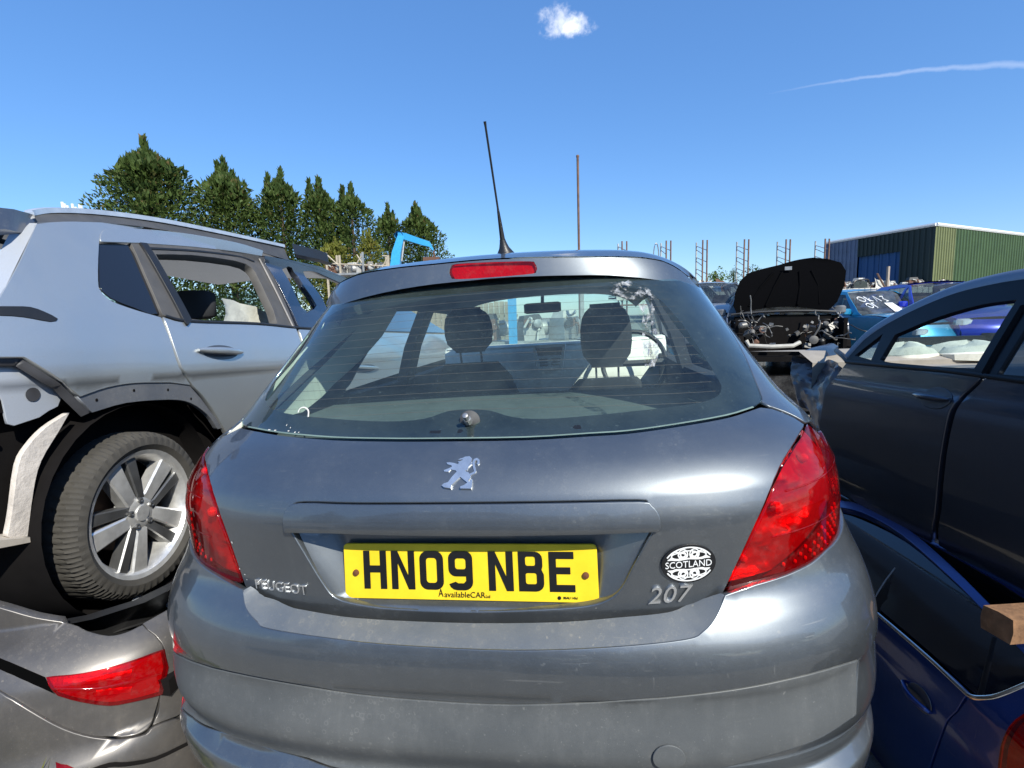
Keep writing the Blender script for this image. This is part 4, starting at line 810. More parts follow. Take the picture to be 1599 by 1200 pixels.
# rear end of the body: tail opening pillar, roof, roof rail
def xq(px, py, off=0.): u, v = FS.hit(SV, px, py); return FS.pt(np.array([u]), np.array([v]), off)[0]
e = [xq(58, 349), xq(30, 405), xq(0, 466), xq(-40, 545)]
b_ = MB(); b_.loft([[p, p+np.array([-.06, -.02, 0]), p+np.array([-.16, .06, -.01]), p+np.array([-.14, .12, 0])] for p in e], closed=False, caps=False); b_.build('tail_opening_frame', raw, suv)
b_ = MB(); b_.tube([p+np.array([-.10, -.03, 0]) for p in e], .02, 8); b_.build('tail_seal', seal, suv)
tz = [xq(58, 349), xq(160, 348), xq(300, 367), xq(440, 404), xq(547, 437)]
rl = cr(tz, 4); b_ = MB(); b_.loft([[p+np.array([-1.28*q, 0, .035*math.sin(math.pi*q)]) for q in np.linspace(0, 1, 9)] for p in rl], closed=False, caps=False); b_.build('roof', silver, suv)
rail = [xq(60, 346, -.03)+np.array([0, 0, .012]), xq(75, 336, -.07), xq(110, 331.5, -.07), xq(180, 335, -.07), xq(270, 347, -.07), xq(360, 365, -.07), xq(420, 378, -.07), xq(456, 386, -.07)]
b_ = MB(); b_.loft([[p+np.array(d) for d in ((.018, 0, 0), (.016, 0, .020), (-.016, 0, .022), (-.018, 0, -.004))] for p in cr(rail, 5)]); b_.build('roof_rail', mat('satin_aluminium', (.72, .72, .71), .35, .6), suv, auto=40)
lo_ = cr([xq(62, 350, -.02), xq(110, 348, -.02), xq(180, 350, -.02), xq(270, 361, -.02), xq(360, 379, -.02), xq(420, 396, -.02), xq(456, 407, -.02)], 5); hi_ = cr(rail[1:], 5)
b_ = MB(); b_.loft([[a+np.array([.0, 0, .0]), c+np.array([.004, 0, .004]), c+np.array([-.05, 0, .0]), a+np.array([-.05, 0, .0])] for a, c in zip(lo_, hi_)]); b_.build('rail_plinth', mat('shaded_rail_foot', (.06, .06, .062), .6), suv, auto=40)  # dark filler; the shadow below the rail is put into its colour
tgp = [at(-60, 318, 1.55), at(22, 327, 1.70), at(26, 346, 1.72), at(8, 358, 1.66), at(-60, 362, 1.52)]; tgl = [SV.tolocal(p) for p in tgp]
b_ = MB(); b_.loft([tgl, [p+np.array([-.04, .10, .01]) for p in tgl]]); b_.build('raised_tailgate', paint('tailgate_grey', (.10, .115, .15), rough=.35, metal=.5, dust=.3), suv, auto=40)
for k_ in range(3): b_ = MB(); b_.tube([SV.tolocal(at(-20, 372+k_*30, 1.7)), SV.tolocal(at(14-k_*6, 380+k_*26, 1.74)), SV.tolocal(at(34-k_*10, 360+k_*10, 1.78))], .010, 6); b_.build('wiring', seal, suv)
# cabin: far side, pillars, windscreen, wheel
b_ = MB()
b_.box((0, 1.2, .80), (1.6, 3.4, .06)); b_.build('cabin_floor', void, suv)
for nm, pts, r in (('far_pillar', [(-.82, .1, 1.0), (-.70, .05, 1.30), (-.64, .3, 1.46)], .06), ('far_pillar', [(-.82, 1.05, 1.0), (-.72, 1.0, 1.3), (-.65, .95, 1.46)], .05), ('far_pillar', [(-.80, 2.35, 1.0), (-.70, 1.85, 1.28), (-.62, 1.5, 1.45)], .05), ('near_pillar', [(.78, 2.15, .98), (.70, 1.75, 1.18), (.60, 1.40, 1.34)], .04)):
    b_ = MB(); b_.tube(pts, r, 8); b_.build(nm, trim_lt if nm == 'near_pillar' else mat('grey_headlining', (.20, .21, .22), .95), suv)
b_ = MB(); b_.loft([[(-.83, y, z) for z in (.35, .6, .9, 1.0)] for y in np.linspace(-.5, 3.2, 10)], closed=False, caps=False); b_.build('far_side', silver, suv)
b_ = MB(); b_.loft([[(x, y+.15*(1-(x/.7)**2), z) for x in np.linspace(-.7, .7, 9)] for y, z in ((1.4, 1.36), (1.75, 1.20), (2.2, 1.0))], closed=False, caps=False); b_.build('windscreen', glass('crazed_windscreen', (.72, .84, .80), dust=.55), suv)
b_ = MB(); b_.loft([[(x, y, z) for x in np.linspace(-.72, .72, 9)] for y, z in ((1.85, .85), (1.83, .99), (2.35, 1.03))], closed=False, caps=False); b_.build('dashboard', mat('grey_beige_dash', (.30, .31, .28), .75), suv)
for sx in (-.36, .36):
    s_ = cushion('front_seat', seatback(sx, 1.25, .6, 1.12, .48, .2), suv, mat('light_seat_fabric', (.26, .25, .23), .9)); cushion('headrest', [rnd_ring(sx, 1.03, 1.15+.16*t, .25*(1 if 0 < t < 1 else .7), .1) for t in (0, .1, .5, .9, 1)], s_, dark_in)
b_ = MB(); b_.loft([[(x, y, z) for x in np.linspace(-.78, .78, 9)] for y, z in ((2.4, 1.0), (2.9, .96), (3.25, .85), (3.35, .6), (3.35, .3))], closed=False, caps=False); b_.build('bonnet', silver, suv)
# crumpled airbag hanging in the cabin
b_ = MB(); pts = [(.62-.02*math.sin(7*t), .9+1.2*t, 1.25-.28*t*t) for t in np.linspace(0, 1, 12)]
b_.loft([[np.array(p)+np.array([.02*math.sin(9*i+k), 0, -.26*k/6*(1-.35*math.sin(5*i)**2)]) for k in range(7)] for i, p in enumerate(pts)], closed=False, caps=False); b_.build('curtain_airbag', mat('off_white_fabric', (.66, .66, .58), .9, bump=.6, bscale=40), suv)
# far window line of the crossover and odds and ends hanging in its stripped rear corner
b_ = MB(); b_.tube([(-.83, -.3, 1.02), (-.83, 2.2, 1.0)], .03, 6); b_.tube([(-.66, .0, 1.45), (-.66, 1.4, 1.42)], .05, 6); b_.build('far_window_frame', frame_g, suv)
b_ = MB(); b_.tube(cr([(.70+.05*math.sin(q*1.9), -.10+.035*math.cos(q*1.9), .40+.018*q) for q in range(12)], 3), .009, 6); b_.build('coil_spring', mat('spring_black', (.03, .03, .03), .5, .3), suv)
b_ = MB(); b_.tube([(.45, .05, .30), (.66, -.02, .31), (.72, -.16, .34)], .022, 8); b_.build('suspension_arm', mat('rusty_iron', (.14, .07, .045), .8, .2), suv)
r7 = np.random.default_rng(17)
for k_ in range(7):
    p = SV.tolocal(at(r7.uniform(-10, 40), r7.uniform(650, 800), 1.85)); pts = [p]
    for q in range(4): p = p+r7.normal(size=3)*np.array([.02, .05, .06]); pts.append(p)
    b_ = MB(); b_.tube(cr(pts, 4), r7.uniform(.004, .010), 6); b_.build('loose_wiring', (seal, mat('dull_steel', (.45, .44, .42), .4, .8), mat('dusty_plate', (.40, .36, .31), .8))[k_ % 3], suv)
for k_ in (3, 4):
    c = np.array(FS.hit(SV, *((52, 590), (95, 625), (62, 648), (30, 690), (22, 745))[k_])); o = FS.pt(np.array([c[0]]), np.array([c[1]]), -.05 if k_ < 3 else -.09)[0]; b_ = MB(); b_.lathe([(.010, 0), (.010, .006), (.005, .010), (.0005, .010)], o, (1, -.2, 0), 8); b_.build('clip', black_pl, suv)
# ================================================================== squashed grey car under the crossover
LF = Frame((-1.95, 1.22, 0.), (0, 0, -3.))
TL = Shell(([.0, .12, .28, .40, .455, .47, .50, .58, .64, .70, .76], [.05, -.02, -.05, -.045, -.02, .005, .012, .02, .03, .07, .16]), ([.0, .3, .5, .65, .76], [.88, .91, .905, .88, .80]), ([.0, 1.], [.5, .5]), ([.0, 1.], [2.8, 2.8]))
sq = thing('squashed_grey_car', LF, 'wheelless grey car squashed beneath the silver crossover, one red tail lamp showing', 'car')
warm = paint('warm_grey_metallic', (.125, .117, .112), rough=.38, metal=.6, coat=.35, dust=.55, dustcol=(.17, .15, .125), crough=.12)
def hl_(pts, n=3): return [TL.hit(LF, *p, .5, 3.) for p in cr(pts, n)]
def hlx(pts): return [TL.hit(LF, *p, .5, 3.) for p in pts]
tl_top = [(-50, 940), (0, 952), (54, 967), (111, 976), (133, 986), (168, 994), (196, 989), (222, 977)]
tg = panel('tailgate', hl_(tl_top) + hl_([(240, 992), (253, 1008)]) + hl_([(257, 1042), (249, 1084), (234, 1130), (222, 1143)]) + hl_([(190, 1149), (143, 1148), (95, 1134), (48, 1108), (0, 1077), (-60, 1040)]), fsurf(TL), warm, sq, .02, .6, thick=.03, roll=.004)
tl = panel('tail_lamp', hl_([(71, 1056), (127, 1051), (190, 1036), (253, 1014)]) + hl_([(259, 1042), (250, 1083)]) + hl_([(206, 1094), (168, 1100), (120, 1093), (89, 1084)]), fsurf(TL, .010), lens, sq, .014, .6, thick=.014, roll=.003)
panel('lamp_reflector', hl_([(76, 1058), (127, 1053), (190, 1039), (250, 1018)]) + hl_([(254, 1042), (247, 1080)]) + hl_([(206, 1091), (168, 1096), (120, 1089), (91, 1080)]), fsurf(TL, .003), mat('lamp_inner_red', (.35, .02, .02), .4, .3, bump=.4), tl, .02, .6, thick=0)
for ln in ([(100, 1066), (150, 1062), (205, 1050)], [(150, 1082), (205, 1076)]): strip('light_guide', hl_(ln, 5), fsurf(TL), .016, reflector, tl, .0045, h=.002)
strip('lens_rib', hl_([(85, 1074), (150, 1074), (200, 1064), (250, 1050)], 4), fsurf(TL), .008, lens, tl, .0115, h=.003)
panel('trim_slot', hl_([(-60, 1005), (0, 1027), (40, 1044), (70, 1057)]) + hl_([(86, 1084), (60, 1072), (0, 1045), (-60, 1022)]), fsurf(TL, .003), mat('slot_shade', (.002, .002, .002), .95, spec=.02), sq, .03, .6, thick=.0)  # flat near-black patch; the shade inside the open slot is put into its colour
panel('quarter_panel', hl_([(224, 974), (253, 958), (285, 940)]) + [(rad(80), .74), (rad(110), .74), (rad(110), .44), (rad(80), .44)] + hl_([(276, 1118), (240, 1131)]) + hl_([(252, 1084), (262, 1042), (257, 1010), (243, 991)]), fsurf(TL), warm, sq, .03, .6, thick=.02)
panel('rear_bumper', hl_([(-60, 1044), (0, 1081), (48, 1112), (95, 1138), (143, 1152), (190, 1153), (224, 1147), (238, 1134), (277, 1122)]) + [(rad(75), .43), (rad(110), .43), (rad(110), .05), (rad(60), .04), (rad(30), .05), (rad(0), .05), (rad(-60), .05), (rad(-60), .42)], fsurf(TL, .012), warm, sq, .03, .6, thick=.03, roll=.004)
panel('bumper_reflector', hl_([(84, 1186), (112, 1198), (120, 1212), (92, 1204)], 2), fsurf(TL, .016), lens, sq, .02, .6, thick=.004)
strip('bumper_crack', hl_([(130, 1206), (170, 1192), (196, 1190), (240, 1182), (292, 1158)], 3), fsurf(TL), .012, void, sq, .0135, h=.001)
# open load bay the wheel stands in
b_ = MB(); b_.box((.1, 1.35, .545), (1.55, 2.2, .05)).box((.1, 2.4, .45), (1.6, 2.6, .3)); b_.build('load_floor', void, sq)
b_ = MB(); b_.loft([[TL.pt(np.array([rad(a)]), np.array([.76]), -.05-d)[0]-np.array([0, 0, h]) for a in range(-80, 111, 10)] for d, h in ((.0, .03), (.06, .035), (.12, .12), (.13, .20))], closed=False, caps=False); b_.build('bay_lining', mat('black_plastic', (.016, .016, .017), .45), sq)
for i in range(16):
    p = np.array([rng.uniform(-.1, .75), rng.uniform(.3, .75), .575]); R_ = rotm(rng.uniform(-.5, .5), rng.uniform(-.6, .6), rng.uniform(0, 6)); b_ = MB(); b_.box(p+np.array([0, 0, .03]), (rng.uniform(.03, .16), rng.uniform(.02, .07), rng.uniform(.004, .02)), R_, .8)
    b_.build('broken_trim', mat('black_plastic', (.016, .016, .017), .45) if i % 3 else raw, sq, smooth=False)
# weeds in front of it
def leafmat(name, a, b):
    if name in _mc: return _mc[name]
    mt, n, l = newmat(name); out = n.new('ShaderNodeOutputMaterial'); bs = n.new('ShaderNodeBsdfPrincipled'); bs.inputs['Roughness'].default_value = .6
    oi = n.new('ShaderNodeObjectInfo'); f = noise(n, l, 3., 3); l.new(mixc(n, l, ramp(n, l, f, .35, .65), a, b), bs.inputs['Base Color'])
    tr = n.new('ShaderNodeBsdfTranslucent'); l.new(mixc(n, l, ramp(n, l, f, .35, .65), a, b), tr.inputs[0]); mx = nd(n, 'ShaderNodeMixShader', Fac=.3); l.new(bs.outputs[0], mx.inputs[1]); l.new(tr.outputs[0], mx.inputs[2]); l.new(mx.outputs[0], out.inputs[0]); _mc[name] = mt; return mt
wp_ = at(-5, 1215, 1.30); b_ = MB()
for i in range(260):
    a = rng.uniform(0, 6.28); r = abs(rng.normal(0, .11)); h = rng.uniform(.25, .66)*(1-r*1.5); bx_ = np.array([r*math.cos(a), r*math.sin(a), 0]); ln = np.array([rng.normal(0, .12), rng.normal(0, .12), h]); w = rng.uniform(.006, .014); sd_ = np.array([math.cos(a+1.5), math.sin(a+1.5), 0])*w
    b_.add([bx_-sd_, bx_+sd_, bx_+ln*.6+sd_*.8, bx_+ln*.6-sd_*.8, bx_+ln+np.array([0, 0, -.02])], [(0, 1, 2, 3), (3, 2, 4)])
wd_ = b_.build('weeds', leafmat('sunlit_weed', (.14, .20, .03), (.30, .28, .05)), None, smooth=False); wd_.location = (wp_[0]-.12, wp_[1], 0); tag(wd_, 'tuft of yellow-green weeds in the bottom corner beside the squashed car', 'weeds', None, 'stuff')
# ================================================================== dark car stacked at the right
dv = unit(ray(825, 523)); RX, RZ = math.degrees(math.asin(dv[2])), -math.degrees(math.atan2(dv[0], dv[1]))
DK = hubframe(1490, 584, 1.69, (-.853, 0, .95), (RX, 0, RZ))
dk = thing('dark_stacked_car', DK, 'dark blue-grey car with crumpled front wing, propped on timber above the blue car', 'car')
FD = Flank(-1, ([.20, .26, .34, .45, .62, .80, .865, .875, .95, 1.0, 1.12, 1.25, 1.38, 1.46], [.76, .80, .845, .872, .884, .890, .880, .872, .853, .832, .775, .705, .63, .55]), -9, 1, 0.)
darkp = paint('midnight_metallic', (.062, .072, .098), rough=.30, metal=.6, coat=1., dust=.08, dustcol=(.18, .17, .16), crough=.03)
def hd(pts, n=3): return [FD.hit(DK, *p) for p in cr(pts, n)]
def hdx(pts): return [FD.hit(DK, *p) for p in pts]
kw = dict(flip=True)
fd_ = panel('front_door', hd([(1322, 567), (1390, 573), (1470, 580), (1530, 589)]) + hd([(1500, 617), (1481, 641), (1470, 688), (1463, 738), (1458, 796), (1452, 846)]) + hd([(1400, 820), (1313, 772)]) + hd([(1290, 735), (1280, 670), (1290, 606)]), fs(0, FD), darkp, dk, .03, 1, thick=.025, roll=.004, **kw)
rd_ = panel('rear_door', hd([(1540, 591), (1599, 598), (1720, 611)]) + hdx([(1780, 700), (1780, 1060)]) + hd([(1720, 1010), (1599, 935), (1466, 852)]) + hd([(1470, 796), (1475, 738), (1482, 688), (1494, 641), (1512, 617)]), fs(0, FD), darkp, dk, .03, 1, thick=.025, roll=.004, **kw)
panel('side_skirt', hd([(1290, 768), (1313, 777), (1400, 825), (1456, 853), (1599, 940), (1760, 1040)]) + hdx([(1760, 1075), (1599, 965), (1456, 875), (1400, 842), (1290, 785)]), fs(-.01, FD), darkp, dk, .03, 1, thick=.05, **kw)
hw1 = hd([(1397, 523), (1462, 496), (1531, 476), (1588, 468)]) + hd([(1560, 512), (1521, 576)]) + hd([(1470, 574), (1390, 567), (1374, 562)]); hw2 = hdx([(1334, 556), (1379, 521), (1368, 545), (1360, 563)]); hw3 = hdx([(1556, 585), (1601, 512), (1660, 463), (1760, 452), (1760, 600)])
fm = mat('black_door_frame', (.008, .008, .010), .35, spec=.25, var=.05)
fr_o = hd([(1322, 559), (1352, 527), (1393, 500), (1445, 475), (1496, 455), (1548, 442), (1599, 433), (1700, 421)]) + hdx([(1780, 420), (1780, 605), (1599, 596), (1541, 588), (1470, 578), (1390, 571), (1322, 566)])
panel('door_frame', fr_o, fs(.0, FD), fm, dk, .03, 1, holes=[hw1, hw2, hw3], thick=.018, **kw)
panel('quarter_glass', hw2, fs(-.01, FD), glass('side_glass', (.7, .8, .76), .1), dk, .03, 1, thick=.003, **kw); panel('rear_door_glass', hw3, fs(-.01, FD), glass('dark_side_glass', (.10, .12, .13), .06), dk, .03, 1, thick=.003, **kw)
strip('roof_edge', hd([(1322, 556), (1352, 524), (1393, 497), (1445, 471), (1496, 451), (1548, 438), (1599, 429), (1700, 417)], 4), fs(0, FD), .05, paint('roof_edge_grey', (.20, .21, .25), rough=.3, metal=.5, dust=.3), dk, .004, h=-.014)
strip('belt_seal', hd([(1322, 566), (1390, 572), (1470, 579), (1540, 588), (1599, 596), (1700, 607)], 4), fs(0, FD), .014, fm, dk, -.006, h=-.004)
strip('door_gap', hd([(1536, 590), (1506, 617), (1488, 641), (1476, 688), (1469, 738), (1464, 796), (1459, 850)], 4), fs(0, FD), .035, void, dk, .022, h=0)
strip('frame_gap', hd([(1600, 478), (1560, 545), (1536, 588)], 4), fs(0, FD), .02, void, dk, -.004, h=-.004)
handle(fd_, (1430, 616), (1486, 624), FD, DK, darkp, -1, .020, .032)
# interior seen through the open front window
b_ = MB(); b_.loft([[(.84, y, z) for z in (.3, .6, .9, .985)] for y in np.linspace(-1.2, 1.9, 8)], closed=False, caps=False); b_.build('far_door_card', mat('beige_door_card', (.30, .27, .23), .85), dk)
b_ = MB(); b_.box((0, .3, .28), (1.6, 3.6, .06)); b_.build('floor_pan', void, dk)
b_ = MB(); b_.loft([[(x, y, z) for x in np.linspace(-.78, .78, 9)] for y, z in ((1.0, .55), (.98, .93), (1.12, .985), (1.75, .965))], closed=False, caps=False); dk_dash = b_.build('dashboard', mat('beige_door_card', (.30, .27, .23), .85), dk)
ab_ = MB(); aq = DK.tolocal(at(1466, 556, 2.75))
for dx, dy, r in ((-.17, .0, .15), (.14, -.03, .20)):
    ab_.loft([[aq+np.array([dx+r*.9*math.cos(a)*q*(1+.15*math.sin(5*a+dx*9)), dy+r*.6*math.sin(a)*q, h*(1+.2*math.sin(3*a))]) for a in np.linspace(0, 6.283, 17)[:-1]] for q, h in ((1.05, -.02), (1.1, .015), (.9, .05), (.5, .065), (.1, .07))])
ab_.build('burst_airbag', mat('off_white_fabric', (.66, .66, .58), .9, bump=.6, bscale=40), dk)
b_ = MB(); b_.box(aq+np.array([.05, -.05, -.06]), (1.1, .9, .05)); b_.build('dash_top', mat('beige_door_card', (.30, .27, .23), .85), dk)
b_ = MB(); b_.box((.20, 1.45, 1.01), (.50, .10, .05)); b_.build('dash_vent_panel', black_pl, dk)
pe_ = [FD.pt(np.array([u]), np.array([v]), -.03)[0] for u, v in hd([(1322, 562), (1352, 530), (1393, 503), (1445, 478)], 3)]
b_ = MB(); b_.loft([[np.array([p[0]*q, p[1]+.16*(1-q*q), p[2]+.01*(1-q*q)]) for q in np.linspace(1, -1, 9)] for p in pe_], closed=False, caps=False); b_.build('windscreen', glass('cracked_screen', (.70, .82, .80), dust=.45), dk)
for pts, r in (([(.83, 1.70, .98), (.70, 1.2, 1.20), (.60, .70, 1.40)], .035), ([(.84, .0, .98), (.74, -.05, 1.2), (.62, -.1, 1.42)], .045)): b_ = MB(); b_.tube(pts, r, 8); b_.build('far_pillar', fm, dk)
re_ = [FD.pt(np.array([u]), np.array([v]), -.01)[0] for u, v in hd([(1445, 474), (1496, 454), (1548, 441), (1599, 432), (1700, 420)], 3)]
b_ = MB(); b_.loft([[np.array([p[0]*q, p[1]+.10*(1-q*q)*(i < 2), p[2]+.03*(1-q*q)]) for q in np.linspace(1, -1, 9)] for i, p in enumerate(re_)], closed=False, caps=False); b_.build('roof', darkp, dk)
for sx in (-.38, .38):
    s_ = cushion('front_seat', seatback(sx, .25, .4, .98, .46, .25), dk, dark_in)
# crumpled front wing and bonnet corner
def dl(px, py, d): return DK.tolocal(at(px, py, d))
wing = [dl(*p) for p in ((1222, 579, 3.0), (1240, 557, 3.05), (1287, 558, 2.75), (1276, 590, 2.7), (1257, 608, 2.75), (1300, 556, 2.55), (1291, 603, 2.52), (1322, 565, 2.38), (1284, 665, 2.40), (1262, 650, 2.7), (1290, 735, 2.38), (1266, 730, 2.6), (1250, 640, 2.85))]
wf = [(0, 1, 2, 3), (0, 3, 4), (3, 2, 5), (3, 5, 6), (6, 5, 7), (6, 7, 8), (4, 3, 6), (4, 6, 8), (4, 8, 9), (9, 8, 10), (9, 10, 11), (0, 4, 12), (12, 4, 9)]
def crumple(v, f, cuts, amp, seed):
    import bmesh
    me = bpy.data.meshes.new('c'); me.from_pydata([tuple(p) for p in v], [], f); bm = bmesh.new(); bm.from_mesh(me); r = np.random.default_rng(seed)
    bmesh.ops.triangulate(bm, faces=bm.faces)
    for k in range(cuts):
        bmesh.ops.subdivide_edges(bm, edges=bm.edges, cuts=1, use_grid_fill=True)
        bm.normal_update()
        for q in bm.verts: q.co += q.normal*float(r.normal(0, amp/(k+1)))
        bmesh.ops.smooth_vert(bm, verts=bm.verts, factor=.35, use_axis_x=True, use_axis_y=True, use_axis_z=True)
    out = [tuple(q.co) for q in bm.verts]; bm.verts.index_update(); fo = [tuple(q.index for q in x.verts) for x in bm.faces]; bm.free(); bpy.data.meshes.remove(me); return out, fo
wing, wf = crumple(wing, wf, 3, .014, 3)
wob = mobj('crumpled_wing', wing, wf, paint('wing_grey', (.075, .072, .088), rough=.45, metal=.3, coat=.3, dust=.2), dk, smooth=False)
bon = [dl(*p) for p in ((1247, 546, 3.3), (1300, 538, 3.1), (1313, 536, 2.7), (1291, 560, 2.7), (1243, 556, 3.1), (1318, 552, 2.45))]
bon, bf_ = crumple(bon, [(0, 1, 2), (0, 2, 3), (0, 3, 4), (3, 2, 5)], 2, .010, 4)
bob = mobj('bent_bonnet_corner', bon, bf_, paint('wing_grey', (.075, .072, .088), rough=.45, metal=.3, coat=.3, dust=.2), dk, smooth=False)
for q in (wob, bob):
    q.data.polygons.foreach_set('use_smooth', [True]*len(q.data.polygons)); q.data.set_sharp_from_angle(angle=rad(28))
b_ = MB(); b_.tube([dl(1306, 548, 2.6), dl(1316, 556, 2.42), dl(1325, 566, 2.36)], .012, 6); b_.build('mirror_stub', black_pl, dk)
# ================================================================== blue car underneath
BLF = hubframe(1516, 1090, 1.38, (-.852, 0, .92), (RX+.3, 0, RZ-1.5))
bl_ = thing('blue_squashed_car', BLF, 'dark blue car pinned low beneath the dark stacked car, chrome strip under its windows', 'car')
FB = Flank(-1, ([.36, .50, .65, .80, .84, .92, .96, 1.04, 1.12, 1.16], [.80, .845, .862, .868, .862, .852, .83, .775, .70, .62]), -.45, .5, .16)
bluep = paint('deep_blue_metallic', (.012, .05, .24), rough=.28, metal=.55, coat=.7, dust=.10, crough=.05)
def hb_(pts, n=3): return [FB.hit(BLF, *p) for p in cr(pts, n)]
def hbx(pts): return [FB.hit(BLF, *p) for p in pts]
panel('rear_door', hb_([(1300, 905), (1357, 951), (1447, 1028), (1507, 1086)]) + hb_([(1492, 1110), (1473, 1134), (1440, 1230)]) + hbx([(1300, 1260), (1240, 1100)]), fs(0, FB), bluep, bl_, .03, 1, thick=.02, **kw)
panel('quarter_panel', hb_([(1513, 1091), (1540, 1094), (1565, 1089), (1600, 1073)]) + hbx([(1640, 1050), (1660, 1080)]) + hb_([(1602, 1112), (1580, 1130), (1563, 1166), (1556, 1230)]) + hbx([(1500, 1330), (1440, 1330)]) + hb_([(1446, 1230), (1478, 1136), (1497, 1112)]), fs(0, FB), bluep, bl_, .03, 1, thick=.02, **kw)
strip('chrome_strip', hb_([(1300, 902), (1357, 948), (1447, 1025), (1500, 1075), (1516, 1088), (1535, 1090), (1560, 1086), (1604, 1068)], 5), fs(0, FB), .012, chrome, bl_, -.001, h=-.005)
panel('side_glass', hb_([(1300, 895), (1357, 943), (1447, 1020), (1500, 1070), (1522, 1084), (1560, 1080), (1602, 1062)]) + hbx([(1640, 1040), (1600, 985)]) + hb_([(1540, 966), (1483, 911), (1410, 848), (1340, 812), (1300, 800)]), fs(-.014, FB), mat('dark_opaque_glass', (.012, .013, .017), .08, spec=.8, var=.02), bl_, .03, 1, thick=.004, **kw)  # opaque dark pane; the shadow under the stacked car is painted into it
strip('window_divider', hb_([(1524, 1086), (1536, 1040), (1548, 992)], 4), fs(0, FB), .018, fm, bl_, .012, h=-.003); strip('door_pillar', hb_([(1358, 938), (1376, 908), (1394, 884)], 4), fs(0, FB), .006, mat('pale_frame_edge', (.30, .28, .26), .5), bl_, .011, h=-.003); strip('door_pillar', hb_([(1362, 950), (1384, 908), (1404, 860)], 4), fs(0, FB), .05, fm, bl_, .012, h=-.001)
panel('roof_side', hb_([(1300, 790), (1348, 800), (1410, 835), (1483, 899), (1538, 954), (1600, 1020)]) + hb_([(1600, 1000), (1540, 938), (1490, 888), (1420, 828), (1350, 790), (1300, 780)]), fs(.002, FB), bluep, bl_, .03, 1, thick=.03, **kw)
panel('tail_lamp', hb_([(1604, 1114), (1583, 1131), (1566, 1167), (1560, 1230)]) + hbx([(1660, 1300), (1670, 1100)]), fs(.006, FB), lens, bl_, .02, 1, thick=.01, **kw); panel('lamp_back', hb_([(1608, 1120), (1588, 1134), (1571, 1169), (1566, 1230)]) + hbx([(1655, 1290), (1664, 1106)]), fs(-.006, FB), mat('lamp_inner_red', (.35, .02, .02), .4, .3, bump=.4), bl_, .03, 1, thick=0, **kw)
handle(bl_, (1412, 1063), (1456, 1114), FB, BLF, bluep, -1, .022, .03)
b_ = MB(); b_.loft([[(-.62+1.24*q, y, z+.02*math.sin(math.pi*q)) for q in np.linspace(0, 1, 7)] for y, z in ((-.25, 1.10), (.2, 1.14), (1.0, 1.15), (1.7, 1.12))], closed=False, caps=False); b_.build('roof', bluep, bl_)
b_ = MB(); b_.box((.0, .8, .60), (1.40, 3.4, .5)); b_.build('cabin_floor', void, bl_)
b_ = MB(); b_.box((0, 2.9, .68), (1.6, 1.2, .55), None, .9); b_.build('front_end', bluep, bl_)
# timber baulk between the two
w0 = at(1556, 975, 1.30); tb_ = MB(); R_ = rotm(0, rad(2), rad(6)); V0 = []
for i, xx in enumerate(np.linspace(0, .55, 7)): V0.append([np.array(w0)+R_ @ np.array([xx+.006*math.sin(9*(y_+z_)*i), y_, z_]) for y_, z_ in ((-.036, -.032), (.036, -.032), (.04, .0), (.036, .030), (0, .034), (-.036, .032), (-.04, .0))])
tb_.loft(V0); tb = tb_.build('timber_baulk', mat('weathered_timber', (.22, .115, .055), .85, var=.4, vscale=30, bump=.8, bscale=50), None, auto=30); tag(tb, 'sawn orange-brown timber baulk wedged between the dark car and the blue car', 'timber')
